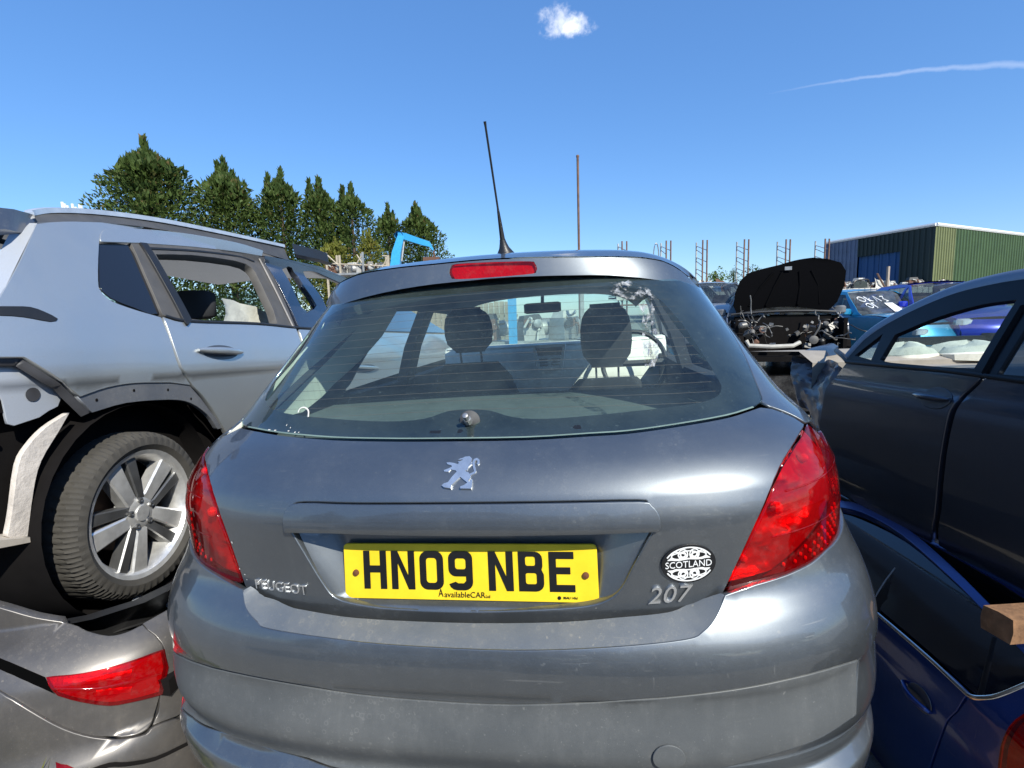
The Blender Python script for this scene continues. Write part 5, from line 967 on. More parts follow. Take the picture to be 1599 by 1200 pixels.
# ================================================================== cars farther off (one builder, each car its own size, colour and state)
def far_car(name, frame, label, pm, L=4.1, Wd=1.76, Hh=1.50, group=None, bonnet='shut', gl=None, tail=.30, wheels=True, bon_z=.92, hatch=True, lamps=True):
    t = thing(name, frame, label, 'car', group); gl = gl or glass('car_glass', (.40, .46, .46), .10, refl=.6)
    hw_ = Wd/2; bz = Hh*.635; fl = {s: Flank(s, ([.18, .30, .50, .70, bz-.06, bz, bz+.16, Hh-.14, Hh-.03], [hw_*.90, hw_*.96, hw_*.995, hw_, hw_*.985, hw_*.965, hw_*.88, hw_*.735, hw_*.64]), .45, .5, .16, L-.75, .8, .17) for s in (1, -1)}
    ra, fa, wr = .72, L-.86, .345; yw = L-1.22; yr = L-2.0; yb = tail
    lower = [(.04, .30), (.10, .20), (ra-wr-.03, .20)] + arcp(ra, .31, wr, 180, 0, 10) + [(fa-wr-.03, .19)] + arcp(fa, .31, wr, 180, 0, 10) + [(L-.10, .20), (L-.03, .32), (L-.02, .58), (L-.10, .74), (L-.45, bon_z-.10), (L-.85, bon_z-.04), (yw, bz-.005), (1.6, bz), (yb+.05, bz+.01), (.06, bz-.06), (.0, .62)]
    if bonnet == 'up': lower = [p for p in lower if p[0] < L-.5 or p[1] < .3]; lower = [(.04, .30), (.10, .20), (ra-wr-.03, .20)] + arcp(ra, .31, wr, 180, 0, 10) + [(fa-wr-.03, .19)] + arcp(fa, .31, wr, 180, 75, 6) + [(fa+.05, bon_z-.12), (yw, bz-.005), (1.6, bz), (yb+.05, bz+.01), (.06, bz-.06), (.0, .62)]
    upper = [(yw, bz+.004), (yw-.12, bz+.07), (yr+.12, Hh-.075), (yr-.05, Hh-.05), (1.6, Hh-.035), (tail+.50, Hh-.06), (tail+.40, Hh-.10), (tail+.02, bz+.014)]
    wins = [[(yw-.22, bz+.03), (yr+.13, Hh-.13), (1.98, Hh-.105), (1.98, bz+.03)], [(1.90, bz+.03), (1.90, Hh-.105), (1.25, Hh-.11), (1.02, bz+.03)], [(.94, bz+.05), (1.15, Hh-.12), (tail+.62, Hh-.14), (tail+.32, bz+.06)]]
    for s in (1, -1):
        f = fl[s]; panel('body_side', lower, lambda u, v, f=f: f.pt(u, v), pm, t, .08, 1, thick=.02, flip=s < 0)
        panel('window_pillars', upper, lambda u, v, f=f: f.pt(u, v, -.002), pm, t, .08, 1, holes=wins, thick=.02, flip=s < 0)
        for w in wins: panel('side_window', w, lambda u, v, f=f: f.pt(u, v, -.012), gl, t, .12, 1, thick=0, flip=s < 0)
        for yh in (2.12, 1.10): b_ = MB(); p = f.pt(np.array([yh]), np.array([bz-.10]), .012)[0]; b_.box(p, (.02, .17, .022)); b_.build('door_handle', pm, t)
        p = f.pt(np.array([yw-.30]), np.array([bz+.03]), .0)[0]; b_ = MB(); b_.loft([rnd_ring(p[0]+s*.09, p[1]+.02, p[2]+h, .18*q, .10*q, 10) for h, q in ((-.02, .7), (.0, 1.), (.09, 1.), (.11, .7))]); b_.build('door_mirror', pm, t)
        strip('door_line', [(2.0, .30), (1.97, .6), (1.95, bz-.01)], lambda u, v, f=f: f.pt(u, v), .010, void, t, .002*s, h=0.)
        if wheels:
            for yy in (ra, fa):
                c = np.array([s*(hw_-.12), yy, .31]); w = bpy.data.objects.new('wheel', None); link(w, t)
                b_ = MB(); b_.lathe([(.20, -.09), (.27, -.10), (.30, -.08), (.31, 0), (.30, .08), (.27, .10), (.20, .09)], c, (s, 0, 0), 24); b_.build('tyre', mat('tyre_rubber', (.030, .029, .028), .85), w)
                b_ = MB(); b_.lathe([(.205, .085), (.19, .07), (.16, .05), (.07, .07), (.05, .08), (.001, .08)], c, (s, 0, 0), 20); b_.build('rim', mat('grey_alloy', (.20, .20, .20), .4, .8), w)
        for yy in (ra, fa): b_ = MB(); b_.lathe([(wr+.01, .0), (wr+.01, -.22), (.02, -.23)], (s*(hw_-.03), yy, .32), (s, 0, 0), 20); b_.build('arch_liner', void, t)
    def E_(y, z, off=-.01): return fl[1].pt(np.array([y]), np.array([z]), off)[0]
    def span(name, line, mt_, crown=.03, bow=0., par=t):
        b_ = MB(); b_.loft([[(E_(y, z)[0]*q, y+bow*(1-q*q), z+crown*(1-q*q)) for q in np.linspace(-1, 1, 13)] for y, z in line], closed=False, caps=False); return b_.build(name, mt_, par, auto=50)
    span('windscreen', [(yw-.02, bz+.01), (yw-.35, bz+.01+(Hh-.07-bz)*.42), (yr+.06, Hh-.075)], gl, .01, .14)
    span('roof', [(yr+.10, Hh-.07), (yr-.1, Hh-.045), (1.9, Hh-.03), (1.3, Hh-.03), (tail+.48, Hh-.06)], pm, .035, .0)
    span('rear_window', [(tail+.44, Hh-.08), (tail+.24, (bz+Hh)/2), (tail+.04, bz+.02)], gl, .01, -.06)
    span('tail_panel', [(tail+.04, bz+.02), (.04, bz-.08), (-.02, .62), (-.05, .45), (.02, .22)], pm, .0, -.10)
    if bonnet == 'shut':
        span('bonnet', [(yw, bz), (L-.85, bon_z-.02), (L-.45, bon_z-.08), (L-.16, bon_z-.20)], pm, .035, .10)
        nose = span('front_bumper', [(L-.16, bon_z-.21), (L-.06, .62), (L+.0, .48), (L-.02, .30), (L-.08, .20)], pm, .0, .13)
        b_ = MB(); b_.loft([[(x, L+.135-.26*x*x, z) for x in np.linspace(-.42, .42, 9)] for z in (.30, .36, .44, .47)], closed=False, caps=False); b_.build('grille', black_pl, nose)
        if lamps:
            for s in (1, -1): b_ = MB(); b_.loft([rnd_ring(s*(hw_-.24), L-.12, z, .30*q, .20*q, 12) for z, q in ((.58, .6), (.62, 1.), (.70, .95), (.73, .6))]); b_.build('headlamp', mat('clear_lamp', (.70, .72, .74), .12, .4), nose)
    b_ = MB(); b_.box((0, L/2, .26), (Wd*.86, L*.9, .08)).box((0, 1.6, .55), (Wd*.8, .14, .45)).box((0, yw+.05, .62), (Wd*.82, .06, .55)); b_.build('underbody', void, t)
    for sx in (-.36, .36): cushion('front_seat', seatback(sx, 2.05, .45, 1.15, .46, .25), t, dark_in)
    return t
# ---- car with its bonnet propped open, front stripped
BU = hubframe(1238, 545, 7.9, (0, 4.0, .50), (0, 0, 162)); BU.t[2] = .60
bu = far_car('bonnet_up_car', BU, 'grey car with its black bonnet propped up and its stripped engine bay showing', paint('mid_grey_metallic', (.17, .175, .185), rough=.33, metal=.6, dust=.35), 4.2, 1.80, 1.46, bonnet='up')
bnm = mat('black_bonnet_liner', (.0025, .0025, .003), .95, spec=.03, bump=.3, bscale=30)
Lb = 4.2; b_ = MB()
rows = [(Lb-1.25, .97, .70), (Lb-1.28, 1.12, .80), (Lb-1.36, 1.36, .84), (Lb-1.50, 1.60, .82), (Lb-1.60, 1.74, .72), (Lb-1.66, 1.81, .52), (Lb-1.69, 1.845, .30)]
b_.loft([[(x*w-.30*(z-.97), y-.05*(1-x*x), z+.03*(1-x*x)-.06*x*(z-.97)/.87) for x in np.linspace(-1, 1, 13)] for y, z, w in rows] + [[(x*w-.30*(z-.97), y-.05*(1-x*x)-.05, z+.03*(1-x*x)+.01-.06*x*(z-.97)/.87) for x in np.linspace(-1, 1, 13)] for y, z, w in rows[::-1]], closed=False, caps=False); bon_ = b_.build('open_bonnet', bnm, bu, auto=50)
b_ = MB(); b_.box((-.14, Lb-1.55, 1.74), (.11, .02, .06)); b_.build('bonnet_latch', mat('dull_steel', (.45, .44, .42), .4, .8), bon_)
for i, a in enumerate((-.5, -.2, .25, .5)): b_ = MB(); b_.tube([(a*1.1-.04, Lb-1.30, 1.10), (a*.9-.13, Lb-1.42, 1.42), (a*.6-.2, Lb-1.56, 1.68)], .018, 6); b_.build('bonnet_rib', bnm, bon_)
eng_m = [mat('oily_steel', (.17, .165, .155), .45, .7), mat('dirty_casting', (.14, .135, .125), .6, .5), mat('black_plastic', (.016, .016, .017), .45), mat('rusty_iron', (.14, .07, .045), .8, .2), mat('dirty_white_plastic', (.50, .49, .45), .6)]
r2 = np.random.default_rng(21)
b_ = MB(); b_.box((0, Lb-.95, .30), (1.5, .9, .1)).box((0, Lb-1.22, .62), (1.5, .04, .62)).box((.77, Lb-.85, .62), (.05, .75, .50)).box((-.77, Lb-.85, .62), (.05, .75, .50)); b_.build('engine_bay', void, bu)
for i in range(84):
    x = r2.uniform(-.76, .76); 
    if abs(x) < .32 and i % 4: x = math.copysign(r2.uniform(.35, .78), x)
    y = Lb-r2.uniform(.35, 1.05); z = r2.uniform(.38, .86); mt_ = eng_m[int(r2.choice([0, 1, 2, 2, 1, 3, 0, 1]))]; b_ = MB(); k = i % 4; sz = r2.uniform(.03, .11)
    if k == 0: b_.box((x, y, z), (sz*1.1, sz*.9, sz*.9), rotm(*r2.uniform(-.6, .6, 3)), .85)
    elif k == 1: b_.lathe([(sz*.2, -sz*.6), (sz*.6, -sz*.6), (sz*.62, sz*.3), (sz*.4, sz*.6), (.001, sz*.62)], (x, y, z), r2.normal(size=3), 12)
    else:
        p = np.array([x, y, z]); pts = [p]; d = r2.normal(size=3)*.06
        for q in range(5): d = d*.7+r2.normal(size=3)*.035; p = p+d; pts.append(p)
        b_.tube(cr(pts, 3), r2.uniform(.004, .012), 6)
    b_.build(('ancillary_unit', 'pump_body', 'hose', 'wiring')[k], mt_, bu)
b_ = MB(); b_.tube([(-.10, Lb-.22, .52), (.0, Lb-.18, .47), (.30, Lb-.16, .46), (.62, Lb-.18, .48), (.66, Lb-.2, .56)], .032, 8); b_.build('crossmember', mat('dusty_pale_metal', (.42, .40, .35), .6), bu)
b_ = MB(); b_.tube([(x, Lb-1.16, .965+.035*(1-(x/.8)**2)) for x in np.linspace(-.8, .8, 12)], .022, 6); b_.build('scuttle', black_pl, bu)
b_ = MB(); b_.lathe([(.02, -.03), (.06, -.03), (.065, .02), (.03, .03), (.001, .03)], (-.30, Lb-.30, .55), (0, 1, 0), 14); b_.tube([(-.30, Lb-.30, .60), (-.36, Lb-.28, .72), (-.38, Lb-.3, .80)], .014, 6); b_.build('alternator', eng_m[1], bu)
# ---- teal crossover, royal blue car, pale cars, and the wrecks they stand on
def place(px, py, d, local, rdeg): return hubframe(px, py, d, local, rdeg)
TE = place(1402, 490, 10.6, (.0, 3.03, 1.0), (0, 0, 190))
te = far_car('teal_crossover', TE, 'bright teal blue crossover with white writing on its windscreen, parked beyond the open bonnet', paint('teal_blue', (.010, .23, .42), rough=.28, metal=.35, coat=.8, dust=.12), 4.25, 1.82, 1.56, bon_z=1.0, gl=glass('car_glass_clear', (.55, .66, .66), .28, refl=.5))
RB = place(1464, 440, 11.0, (.0, 1.9, 1.49), (0, 0, 170)); far_car('royal_blue_car', RB, 'royal blue car whose roof shows behind the teal crossover', paint('royal_blue', (.012, .03, .42), rough=.26, metal=.3, coat=.8, dust=.08), 3.9, 1.70, 1.5)
GC = place(1128, 500, 9.6, (0, 4.0, .62), (0, 0, 168)); far_car('pale_grey_saloon', GC, 'pale grey car half hidden between the grey hatchback and the open bonnet', paint('pale_grey', (.30, .31, .33), rough=.33, metal=.5, dust=.3), 4.2, 1.76, 1.44)
G2 = place(1095, 478, 13.5, (0, 4.0, .75), (0, 0, 172)); far_car('silver_hatchback', G2, 'silver car roof showing just above the grey saloon, below the long rack', paint('far_silver', (.42, .42, .44), rough=.33, metal=.5, dust=.3), 4.0, 1.72, 1.46)
lowp = [paint('wreck_maroon', (.10, .012, .014), dust=.4), paint('wreck_black', (.012, .012, .014), dust=.4), paint('wreck_white', (.55, .55, .53), metal=.0, dust=.4), paint('wreck_green', (.02, .07, .05), dust=.4)]
for fr_, c in ((BU, 1), (TE, 0), (RB, 2), (GC, 3), (G2, 1)):
    p = fr_.t; b = MB(); b.loft([[(-.80*q, y, .05), (-.86*q, y, .22), (-.84*q, y, min(.40, p[2]-.03)), (-.60*q, y, p[2]-.005), (.60*q, y, p[2]-.005), (.84*q, y, min(.40, p[2]-.03)), (.86*q, y, .22), (.80*q, y, .05)] for y, q in ((.05, .86), (.3, 1.), (2., 1.), (3.7, 1.), (4.0, .86))])
    o = b.build('flattened_wreck', lowp[c], None, auto=30); R_ = fr_.R; o.matrix_world = Frame((p[0], p[1], 0), (0, 0, math.degrees(math.atan2(R_[1, 0], R_[0, 0])))).matrix()
    tag(o, ('flattened black wreck under the open-bonnet car', 'flattened maroon wreck under the teal crossover', 'flattened white wreck under the royal blue car', 'flattened green wreck under the pale grey saloon', 'flattened black wreck under the farthest silver car')[(BU, TE, RB, GC, G2).index(fr_)], 'wreck')
# white paint-pen scribble and a paper sheet on the teal car's windscreen
wy, wz = 4.25-1.22, 1.56*.635
def ws(x, t): return np.array([x, wy-.02-.78*t+.14*(1-(x/.7)**2)+.012, wz+.02+(1.485-wz)*t+.012])
for j, pth in enumerate(([(.50+.06*math.cos(a), .60+.10*math.sin(a)) for a in np.linspace(0, 6, 12)], [(.38, .5), (.40, .7), (.33, .62), (.38, .58), (.32, .5)], [(.24, .5), (.20, .72), (.14, .5)], [(.06, .7), (-.02, .7), (.04, .6), (-.02, .5), (.05, .48)], [(.50+.05*math.cos(a), .32+.09*math.sin(a)) for a in np.linspace(0, 6, 12)], [(.40, .22), (.42, .42), (.36, .42)])):
    b_ = MB(); b_.tube([ws(*p) for p in pth], .012, 5); b_.build('windscreen_writing', white, te)
b_ = MB(); b_.add([ws(.16, .05), ws(-.08, .05), ws(-.06, .42), ws(.14, .42)], [(0, 1, 2, 3)]); b_.build('paper_sheet', white, te)
# ================================================================== trees
def needle_mat(name, cols):
    mt, n, l = newmat(name); out = n.new('ShaderNodeOutputMaterial'); bs = n.new('ShaderNodeBsdfPrincipled'); bs.inputs['Roughness'].default_value = .65; bs.inputs['Specular IOR Level'].default_value = .25
    f = noise(n, l, .55, 3, .6); g = noise(n, l, 2.4, 2, .5); c = mixc(n, l, ramp(n, l, f, .35, .7), cols[0], cols[1]); c = mixc(n, l, ramp(n, l, g, .60, .74), c, cols[2]); l.new(c, bs.inputs['Base Color'])
    tr = n.new('ShaderNodeBsdfTranslucent'); l.new(c, tr.inputs[0]); mx = nd(n, 'ShaderNodeMixShader', Fac=.22); l.new(bs.outputs[0], mx.inputs[1]); l.new(tr.outputs[0], mx.inputs[2]); l.new(mx.outputs[0], out.inputs[0]); return mt
needles = needle_mat('conifer_foliage', ((.040, .070, .016), (.082, .122, .026), (.15, .10, .04))); needles2 = needle_mat('golden_conifer_foliage', ((.09, .11, .018), (.19, .19, .03), (.22, .15, .04)))
bark = mat('bark', (.10, .07, .05), .95, bump=.8, bscale=8)
def conifer(px, topy, d, wpx, label, seed, nt=5200, mt_=None, spikes=3):
    r = np.random.default_rng(seed); top = at(px, topy, d); hgt = top[2]; wid = wpx/800*d/2; t = thing('conifer_tree', Frame((top[0], top[1], 0), (0, 0, 0)), label, 'tree', 'row of tall conifers behind the yard')
    b_ = MB(); b_.tube([(0, 0, 0), (.05, 0, hgt*.4), (0, .05, hgt*.75), (0, 0, hgt*.97)], [hgt*.022, hgt*.016, hgt*.008, .02], 8); b_.build('trunk', bark, t)
    heads = [(0, 0, .93, .92)]+[(r.uniform(-.75, .75), r.uniform(-.5, .5), r.uniform(.72, .92), r.uniform(.36, .55)) for _ in range(spikes)]+[(r.uniform(-.42, .42)*(k_ > 0), r.uniform(-.3, .3), 1. if k_ == 0 else r.uniform(.88, .99), r.uniform(.13, .24)) for k_ in range(2+spikes)]
    V = np.zeros((nt*5, 3)); Fc = []; prof = pch([0, .10, .35, .60, .78, .90, .96, 1.], [.96, 1.0, 1.0, .93, .76, .50, .28, .05]); lob = r.uniform(0, 6.28, 8)
    for i in range(nt):
        hx, hy, hs_, hw2_ = heads[int(r.integers(0, len(heads)))] if r.random() < .60 else heads[0]; f = r.uniform(.10, 1.) if r.random() < .6 else 1-r.random()**1.6*.6; a = r.uniform(0, 6.283)
        rr_ = float(prof(f))*wid*hw2_*(1+.20*math.sin(3*a+lob[0]+f*9)+.16*math.sin(5*a+lob[1]-f*17)+.12*math.sin(f*47+lob[2]+2*a))
        q = 1-r.random()**2*.45; c = np.array([hx*wid*(1-.35*f)+rr_*q*math.cos(a), hy*wid*(1-.35*f)+rr_*q*math.sin(a), hgt*hs_*f+hgt*.012*math.sin(7*a+lob[3])])
        ln = hgt*r.uniform(.008, .022)*(1.5 if f > .9 else 1.); out = np.array([math.cos(a), math.sin(a), 0.]); ax = unit(out*r.uniform(.4, 1.1)+np.array([0, 0, r.uniform(.1, 1.)])+r.normal(size=3)*.38)
        if f > .92: ax = unit(np.array([r.normal()*.38, r.normal()*.38, 1.]))
        sd_ = unit(np.cross(ax, r.normal(size=3)))*ln*r.uniform(.16, .36); V[i*5:i*5+5] = [c-sd_*.4, c+ax*ln*.45-sd_, c+ax*ln*1.2, c+ax*ln*.45+sd_, c+sd_*.4]; Fc.append((i*5, i*5+1, i*5+2, i*5+3, i*5+4))
    me = bpy.data.meshes.new('crown'); me.from_pydata(V.tolist(), [], Fc); me.update(); me.materials.append(mt_ or needles); link(bpy.data.objects.new('crown', me), t); return t
for i, (px, ty, d, w, lb, mm, sp) in enumerate((
    (226, 222, 36, 186, 'tallest broad dark conifer, first of the row behind the silver crossover', None, 6), (347, 254, 38, 136, 'conifer second in the row with several thin tips', None, 5),
    (434, 268, 39, 112, 'pointed conifer third in the row over the crossover roof rail', None, 3), (497, 284, 40, 98, 'narrow conifer fourth in the row', None, 2), (546, 292, 40, 112, 'conifer fifth in the row with golden lower foliage', None, 2),
    (604, 322, 42, 82, 'smaller brownish conifer sixth in the row, left of the blue crane', None, 2), (650, 324, 43, 108, 'last conifer of the row, behind the blue crane arm', None, 3))):
    conifer(px, ty, d, w, lb, 40+i, (27000, 19000, 15000, 12000, 13500, 9500, 13500)[i], mm, sp)
for i, (px, ty, d, w) in enumerate(((520, 372, 36, 90), (575, 362, 36.5, 80))): conifer(px, ty, d, w, ('low golden conifer in front of the fourth tree', 'low golden conifer in front of the fifth tree')[i], 60+i, 4500, needles2, 3)
def broadleaf(px, topy, d, wpx, label, seed, cols, n=900, base=None):
    r = np.random.default_rng(seed); top = at(px, topy, d); hgt = top[2]; wid = wpx/800*d/2; t = thing('leafy_tree', Frame((top[0], top[1], 0), (0, 0, 0)), label, 'tree', 'far leafy trees')
    b_ = MB(); b_.tube([(0, 0, 0), (.1, 0, hgt*.5), (0, 0, hgt*.85)], [hgt*.03, hgt*.02, hgt*.006], 7); b_.build('trunk', bark, t)
    lob = [(r.normal(0, .4, 3)*np.array([1, 1, .7]), r.uniform(.35, .6)) for _ in range(9)]; V = []; Fc = []
    for i in range(n):
        c0, rr_ = lob[int(r.integers(0, 9))]; dd = unit(r.normal(size=3)); c = (c0+dd*rr_*r.random()**.3)*wid; c = np.array([c[0], c[1], hgt*.70+c[2]*hgt*.26/wid*.9]); c[2] = min(c[2], hgt); s_ = wid*r.uniform(.05, .11); u = unit(r.normal(size=3)); v = unit(np.cross(u, r.normal(size=3)))
        k = len(V); V += [c-u*s_, c-v*s_*.6, c+u*s_, c+v*s_*.6]; Fc.append((k, k+1, k+2, k+3))
    mobj('crown', V, Fc, needle_mat('leaf_'+str(seed), cols), t, smooth=False); return t
G1 = ((.06, .11, .02), (.12, .19, .03), (.16, .20, .04)); G2_ = ((.035, .07, .02), (.07, .11, .03), (.10, .13, .05))
broadleaf(698, 384, 46, 42, 'light green bush at the end of the conifer row', 71, G1)
broadleaf(95, 316, 60, 74, 'grey-green treetop beside the white aerials over the crossover roof', 72, G2_)
for i, (px, ty, w) in enumerate(((1072, 415, 46), (1118, 409, 40), (1146, 407, 22), (1176, 405, 34), (1206, 414, 40))): broadleaf(px, ty, 75+i, w, 'small far green tree above the long rack, number %s counting from the grey hatchback' % ('one', 'two', 'three', 'four', 'five')[i], 73+i, G1 if i in (0, 1) else G2_, 700)
# ================================================================== phone mast
steel = mat('galvanised_steel', (.36, .36, .35), .5, .5, var=.25, vscale=6); rusty = mat('rusty_steel', (.17, .10, .07), .75, .3, var=.4, vscale=5)
mp = at(113, 326, 90); ms = thing('phone_mast', Frame((mp[0], mp[1], 0), (0, 0, 0)), 'cluster of white phone aerials on a mast beyond the crossover roof', 'mast'); b_ = MB(); b_.tube([(0, 0, 0), (0, 0, mp[2])], .25, 8); b_.build('mast_pole', steel, ms)
for k in range(7): a = k*.9; b_ = MB(); b_.box((1.35*math.cos(a), 1.2*math.sin(a), mp[2]+.3*math.sin(k*2.)), (.30, .25, 1.5)); b_.tube([(0, 0, mp[2]), (1.35*math.cos(a), 1.2*math.sin(a), mp[2])], .06, 5); b_.build('aerial_panel', mat('white_plastic', (.80, .80, .78), .5), ms)
# ================================================================== lone pole
pp = at(902, 243, 15); po = thing('steel_pole', Frame((pp[0], pp[1], 0), (0, 0, 0)), 'thin lone brown steel pole rising above the grey hatchback roof', 'pole'); b_ = MB(); b_.tube([(0, 0, 0), (0, 0, pp[2])], .036, 10); b_.build('shaft', rusty, po); b_ = MB(); b_.lathe([(.045, -.05), (.045, .0), (.02, .015), (.001, .018)], (0, 0, pp[2]), (0, 0, 1), 12); b_.build('pole_cap', rusty, po)
# ================================================================== long storage rack at the right
RA, RB_ = at(960, 455, 27.0), at(1500, 452, 31.0); ra2, rb2 = np.array([RA[0], RA[1], 0]), np.array([RB_[0], RB_[1], 0]); ax_ = unit(rb2-ra2); Lr = np.linalg.norm(rb2-ra2); yaw_ = math.degrees(math.atan2(ax_[1], ax_[0])); RK = Frame(ra2, (0, 0, yaw_)); deck = 2.75
rk = thing('storage_rack', RK, 'long steel storage rack with tall lattice uprights and a pale panelled shelf', 'rack')
def rlocal(px, py):
    o, d = RK.lray(px, py); t = -o[1]/d[1]; return o+d*t
for px, ty in ((975, 377), (1044, 376), (1101, 375), (1166, 374), (1231, 374), (1292, 373)):
    p = rlocal(px, ty); u = bpy.data.objects.new('upright_frame', None); link(u, rk); sp = .26; 
    for dx in ((-sp/2, 0.), (0.02, .9), (sp/2, 0.)): b_ = MB(); b_.box((p[0]+dx[0], dx[1], p[2]/2), (.06, .06, p[2])); b_.build('post', steel if dx[1] else rusty, u)
    z = .4; k = 0
    b_ = MB()
    while z < p[2]-.3: b_.tube([(p[0]-sp/2, .0, z), (p[0]+.02, .9, z+.35)], .022, 5); b_.tube([(p[0]+sp/2, 0., z+.2), (p[0]+.02, .9, z+.55)], .022, 5); z += .62
    b_.build('lattice_brace', steel, u)
b_ = MB(); b_.box((Lr/2, -.06, deck-.22), (Lr, .06, .10)).box((Lr/2, -.06, deck-.62), (Lr, .06, .08)).box((Lr/2, .9, deck-.22), (Lr, .06, .10)); b_.build('shelf_beam', rusty, rk)
npan = int(Lr/.40); pm0 = None; pal = mat('pale_shelf_panel', (.50, .49, .45), .7, var=.25, vscale=3)
for i in range(npan):
    if pm0 is None: b_ = MB(); b_.box((0, 0, 0), (.36, .05, .34)); pm0 = b_.build('shelf_panel', pal, rk, smooth=False); o = pm0
    else: o = link(pm0.copy(), rk)
    o.location = (.2+i*.40, -.13+rng.normal(0, .008), deck-.20+rng.normal(0, .008)); o.rotation_euler = (rng.normal(0, .02), rng.normal(0, .015), rng.normal(0, .02))
b_ = MB(); b_.box((Lr/2, .45, deck-.10), (Lr, .9, .05)); b_.build('shelf_deck', steel, rk)
b_ = MB(); b_.box((Lr/2, .95, .8), (Lr, .04, 1.5)); b_.build('rear_sheet', mat('dull_grey_sheet', (.16, .17, .17), .7, .2), rk)
# engines and panels on the shelf: a few kinds, each a thing of its own
emats = [mat('dull_steel', (.45, .44, .42), .4, .8), mat('cast_alloy', (.38, .37, .35), .55, .6), mat('rusty_iron', (.14, .07, .045), .8, .2), mat('dirty_white_plastic', (.50, .49, .45), .6), black_pl, mat('scrap_red', (.30, .03, .02), .5), mat('scrap_blue', (.05, .14, .30), .5)]
def scrap_engine(seed, parent_mat):
    r = np.random.default_rng(seed); t = bpy.data.objects.new('salvaged_engine', None); SC.collection.objects.link(t); s_ = r.uniform(.8, 1.15)
    b_ = MB(); b_.box((0, 0, .22*s_), (.55*s_, .42*s_, .44*s_), rotm(0, r.normal(0, .1), 0), .85); b_.build('engine_block', emats[int(r.integers(0, 3))], t, smooth=False)
    b_ = MB(); b_.box((0, 0, .50*s_), (.50*s_, .30*s_, .14*s_), rotm(0, r.normal(0, .1), .05), .8); b_.build('cylinder_head', emats[int(r.choice([1, 4, 3]))], t, smooth=False)
    b_ = MB(); b_.lathe([(.02, -.1), (.17, -.1), (.18, .0), (.14, .10), (.05, .12), (.001, .12)], (r.choice([-1, 1])*.36*s_, 0, .26*s_), (1, 0, 0), 14); b_.build('bell_housing', emats[1], t)
    for k in range(3):
        p = np.array([r.uniform(-.25, .25), -.24, r.uniform(.2, .55)]); pts = [p]
        for q in range(4): p = p+r.normal(size=3)*.09; pts.append(p)
        b_ = MB(); b_.tube(cr(pts, 3), .025, 6); b_.build('pipe', emats[int(r.choice([0, 4, 2, 3]))], t)
    for k in range(2): b_ = MB(); b_.lathe([(.02, 0), (.09, 0), (.09, .04), (.03, .05), (.001, .05)], (r.uniform(-.2, .2), -.23, r.uniform(.12, .4)), (0, -1, 0), 12); b_.build('pulley', emats[int(r.choice([0, 2, 4]))], t)
    return t
protos = [scrap_engine(300+i, None) for i in range(4)]; used = [False]*4
def put(i, mtx, label, group, category='engine', sc=1.):
    global used
    if not used[i]: o = protos[i]; used[i] = True
    else:
        o = protos[i].copy(); SC.collection.objects.link(o)
        for ch in protos[i].children: c = ch.copy(); SC.collection.objects.link(c); c.parent = o; c.matrix_parent_inverse = ch.matrix_parent_inverse
    o.matrix_world = mtx @ Matrix.Diagonal((sc, sc, sc, 1)); tag(o, label, category, group)
r3 = np.random.default_rng(5); RKm = RK.matrix()
xs_ = np.arange(1.6, Lr-.3, .62)
for i, x in enumerate(xs_):
    px_zone = x/Lr
    put(i % 4, RKm @ Matrix.Translation((x+r3.normal(0, .06), .40+r3.normal(0, .08), deck-.07)) @ Matrix.Rotation(r3.uniform(-.9, .9), 4, 'Z'), 'salvaged engine standing on the pale shelf of the long rack', 'engines on the long rack', sc=r3.uniform(.7, 1.1))
for i, (px, py, c, w, h) in enumerate(((1098, 436, 3, 1.0, .5), (1115, 430, 6, .8, .5), (1082, 434, 3, .8, .4), (1150, 436, 3, .9, .35), (1180, 434, 0, .7, .4), (1130, 438, 2, .8, .5), (1380, 428, 3, 1.0, .4))):
    p = rlocal(px, py); o = thing('scrap_bodywork', RKm @ Matrix.Translation((p[0], -.02, deck-.06)) @ Matrix.Rotation(r3.uniform(-.4, .4), 4, 'Z') @ Matrix.Rotation(-.25, 4, 'X'), ('bent white body panel leaning at the near end of the long rack', 'torn pale blue panel on the long rack', 'curled white bumper skin on the long rack beside the hatchback', 'off-white strip of bumper on the long rack left of the open bonnet', 'dented steel panel on the long rack touching the open bonnet', 'rusty folded sheet in the middle of the long rack', 'white panel on the long rack in front of the blue shed door')[i], 'scrap', 'loose panels on the long rack')
    b_ = MB(); b_.loft([[(w*(q-.5), .10*math.sin(3*q+i)+.03*r3.normal(), h*tt*1.4*(1-.3*q*(i % 2))+.04*r3.normal()) for q in np.linspace(0, 1, 7)] for tt in (0, .35, .7, 1.)], closed=False, caps=False); b_.build('skin', emats[c], o, smooth=False)
# mirror-like black hoop and post on the rack by the shed
hp = rlocal(1345, 436); o = thing('window_frame_scrap', RKm @ Matrix.Translation((hp[0], .0, deck)), 'black car window frame standing on the rack before the shed', 'scrap'); b_ = MB(); b_.tube(cr([(-.50, 0, .0), (-.50, 0, .28), (-.36, 0, .42), (.0, 0, .46), (.42, 0, .46), (.52, 0, .32), (.55, 0, .0)], 4, True), .05, 6, closed=True); b_.build('frame_hoop', black_pl, o); b_ = MB(); b_.box((.0, .03, .20), (.92, .01, .36)); b_.build('glass', glass('dark_side_glass', (.10, .12, .13), .06), o)
hp = rlocal(1386, 440); o = thing('scrap_post', RKm @ Matrix.Translation((hp[0], .0, deck-.3)), 'short rusty post with a diagonal brace standing on the rack before the shed', 'post'); b_ = MB(); b_.box((0, 0, .75), (.12, .12, 1.5)); b_.build('post', mat('pale_post', (.33, .27, .22), .8), o); b_ = MB(); b_.tube([(-.75, 0, 1.1), (-.1, 0, .2)], .05, 6); b_.build('brace', rusty, o)
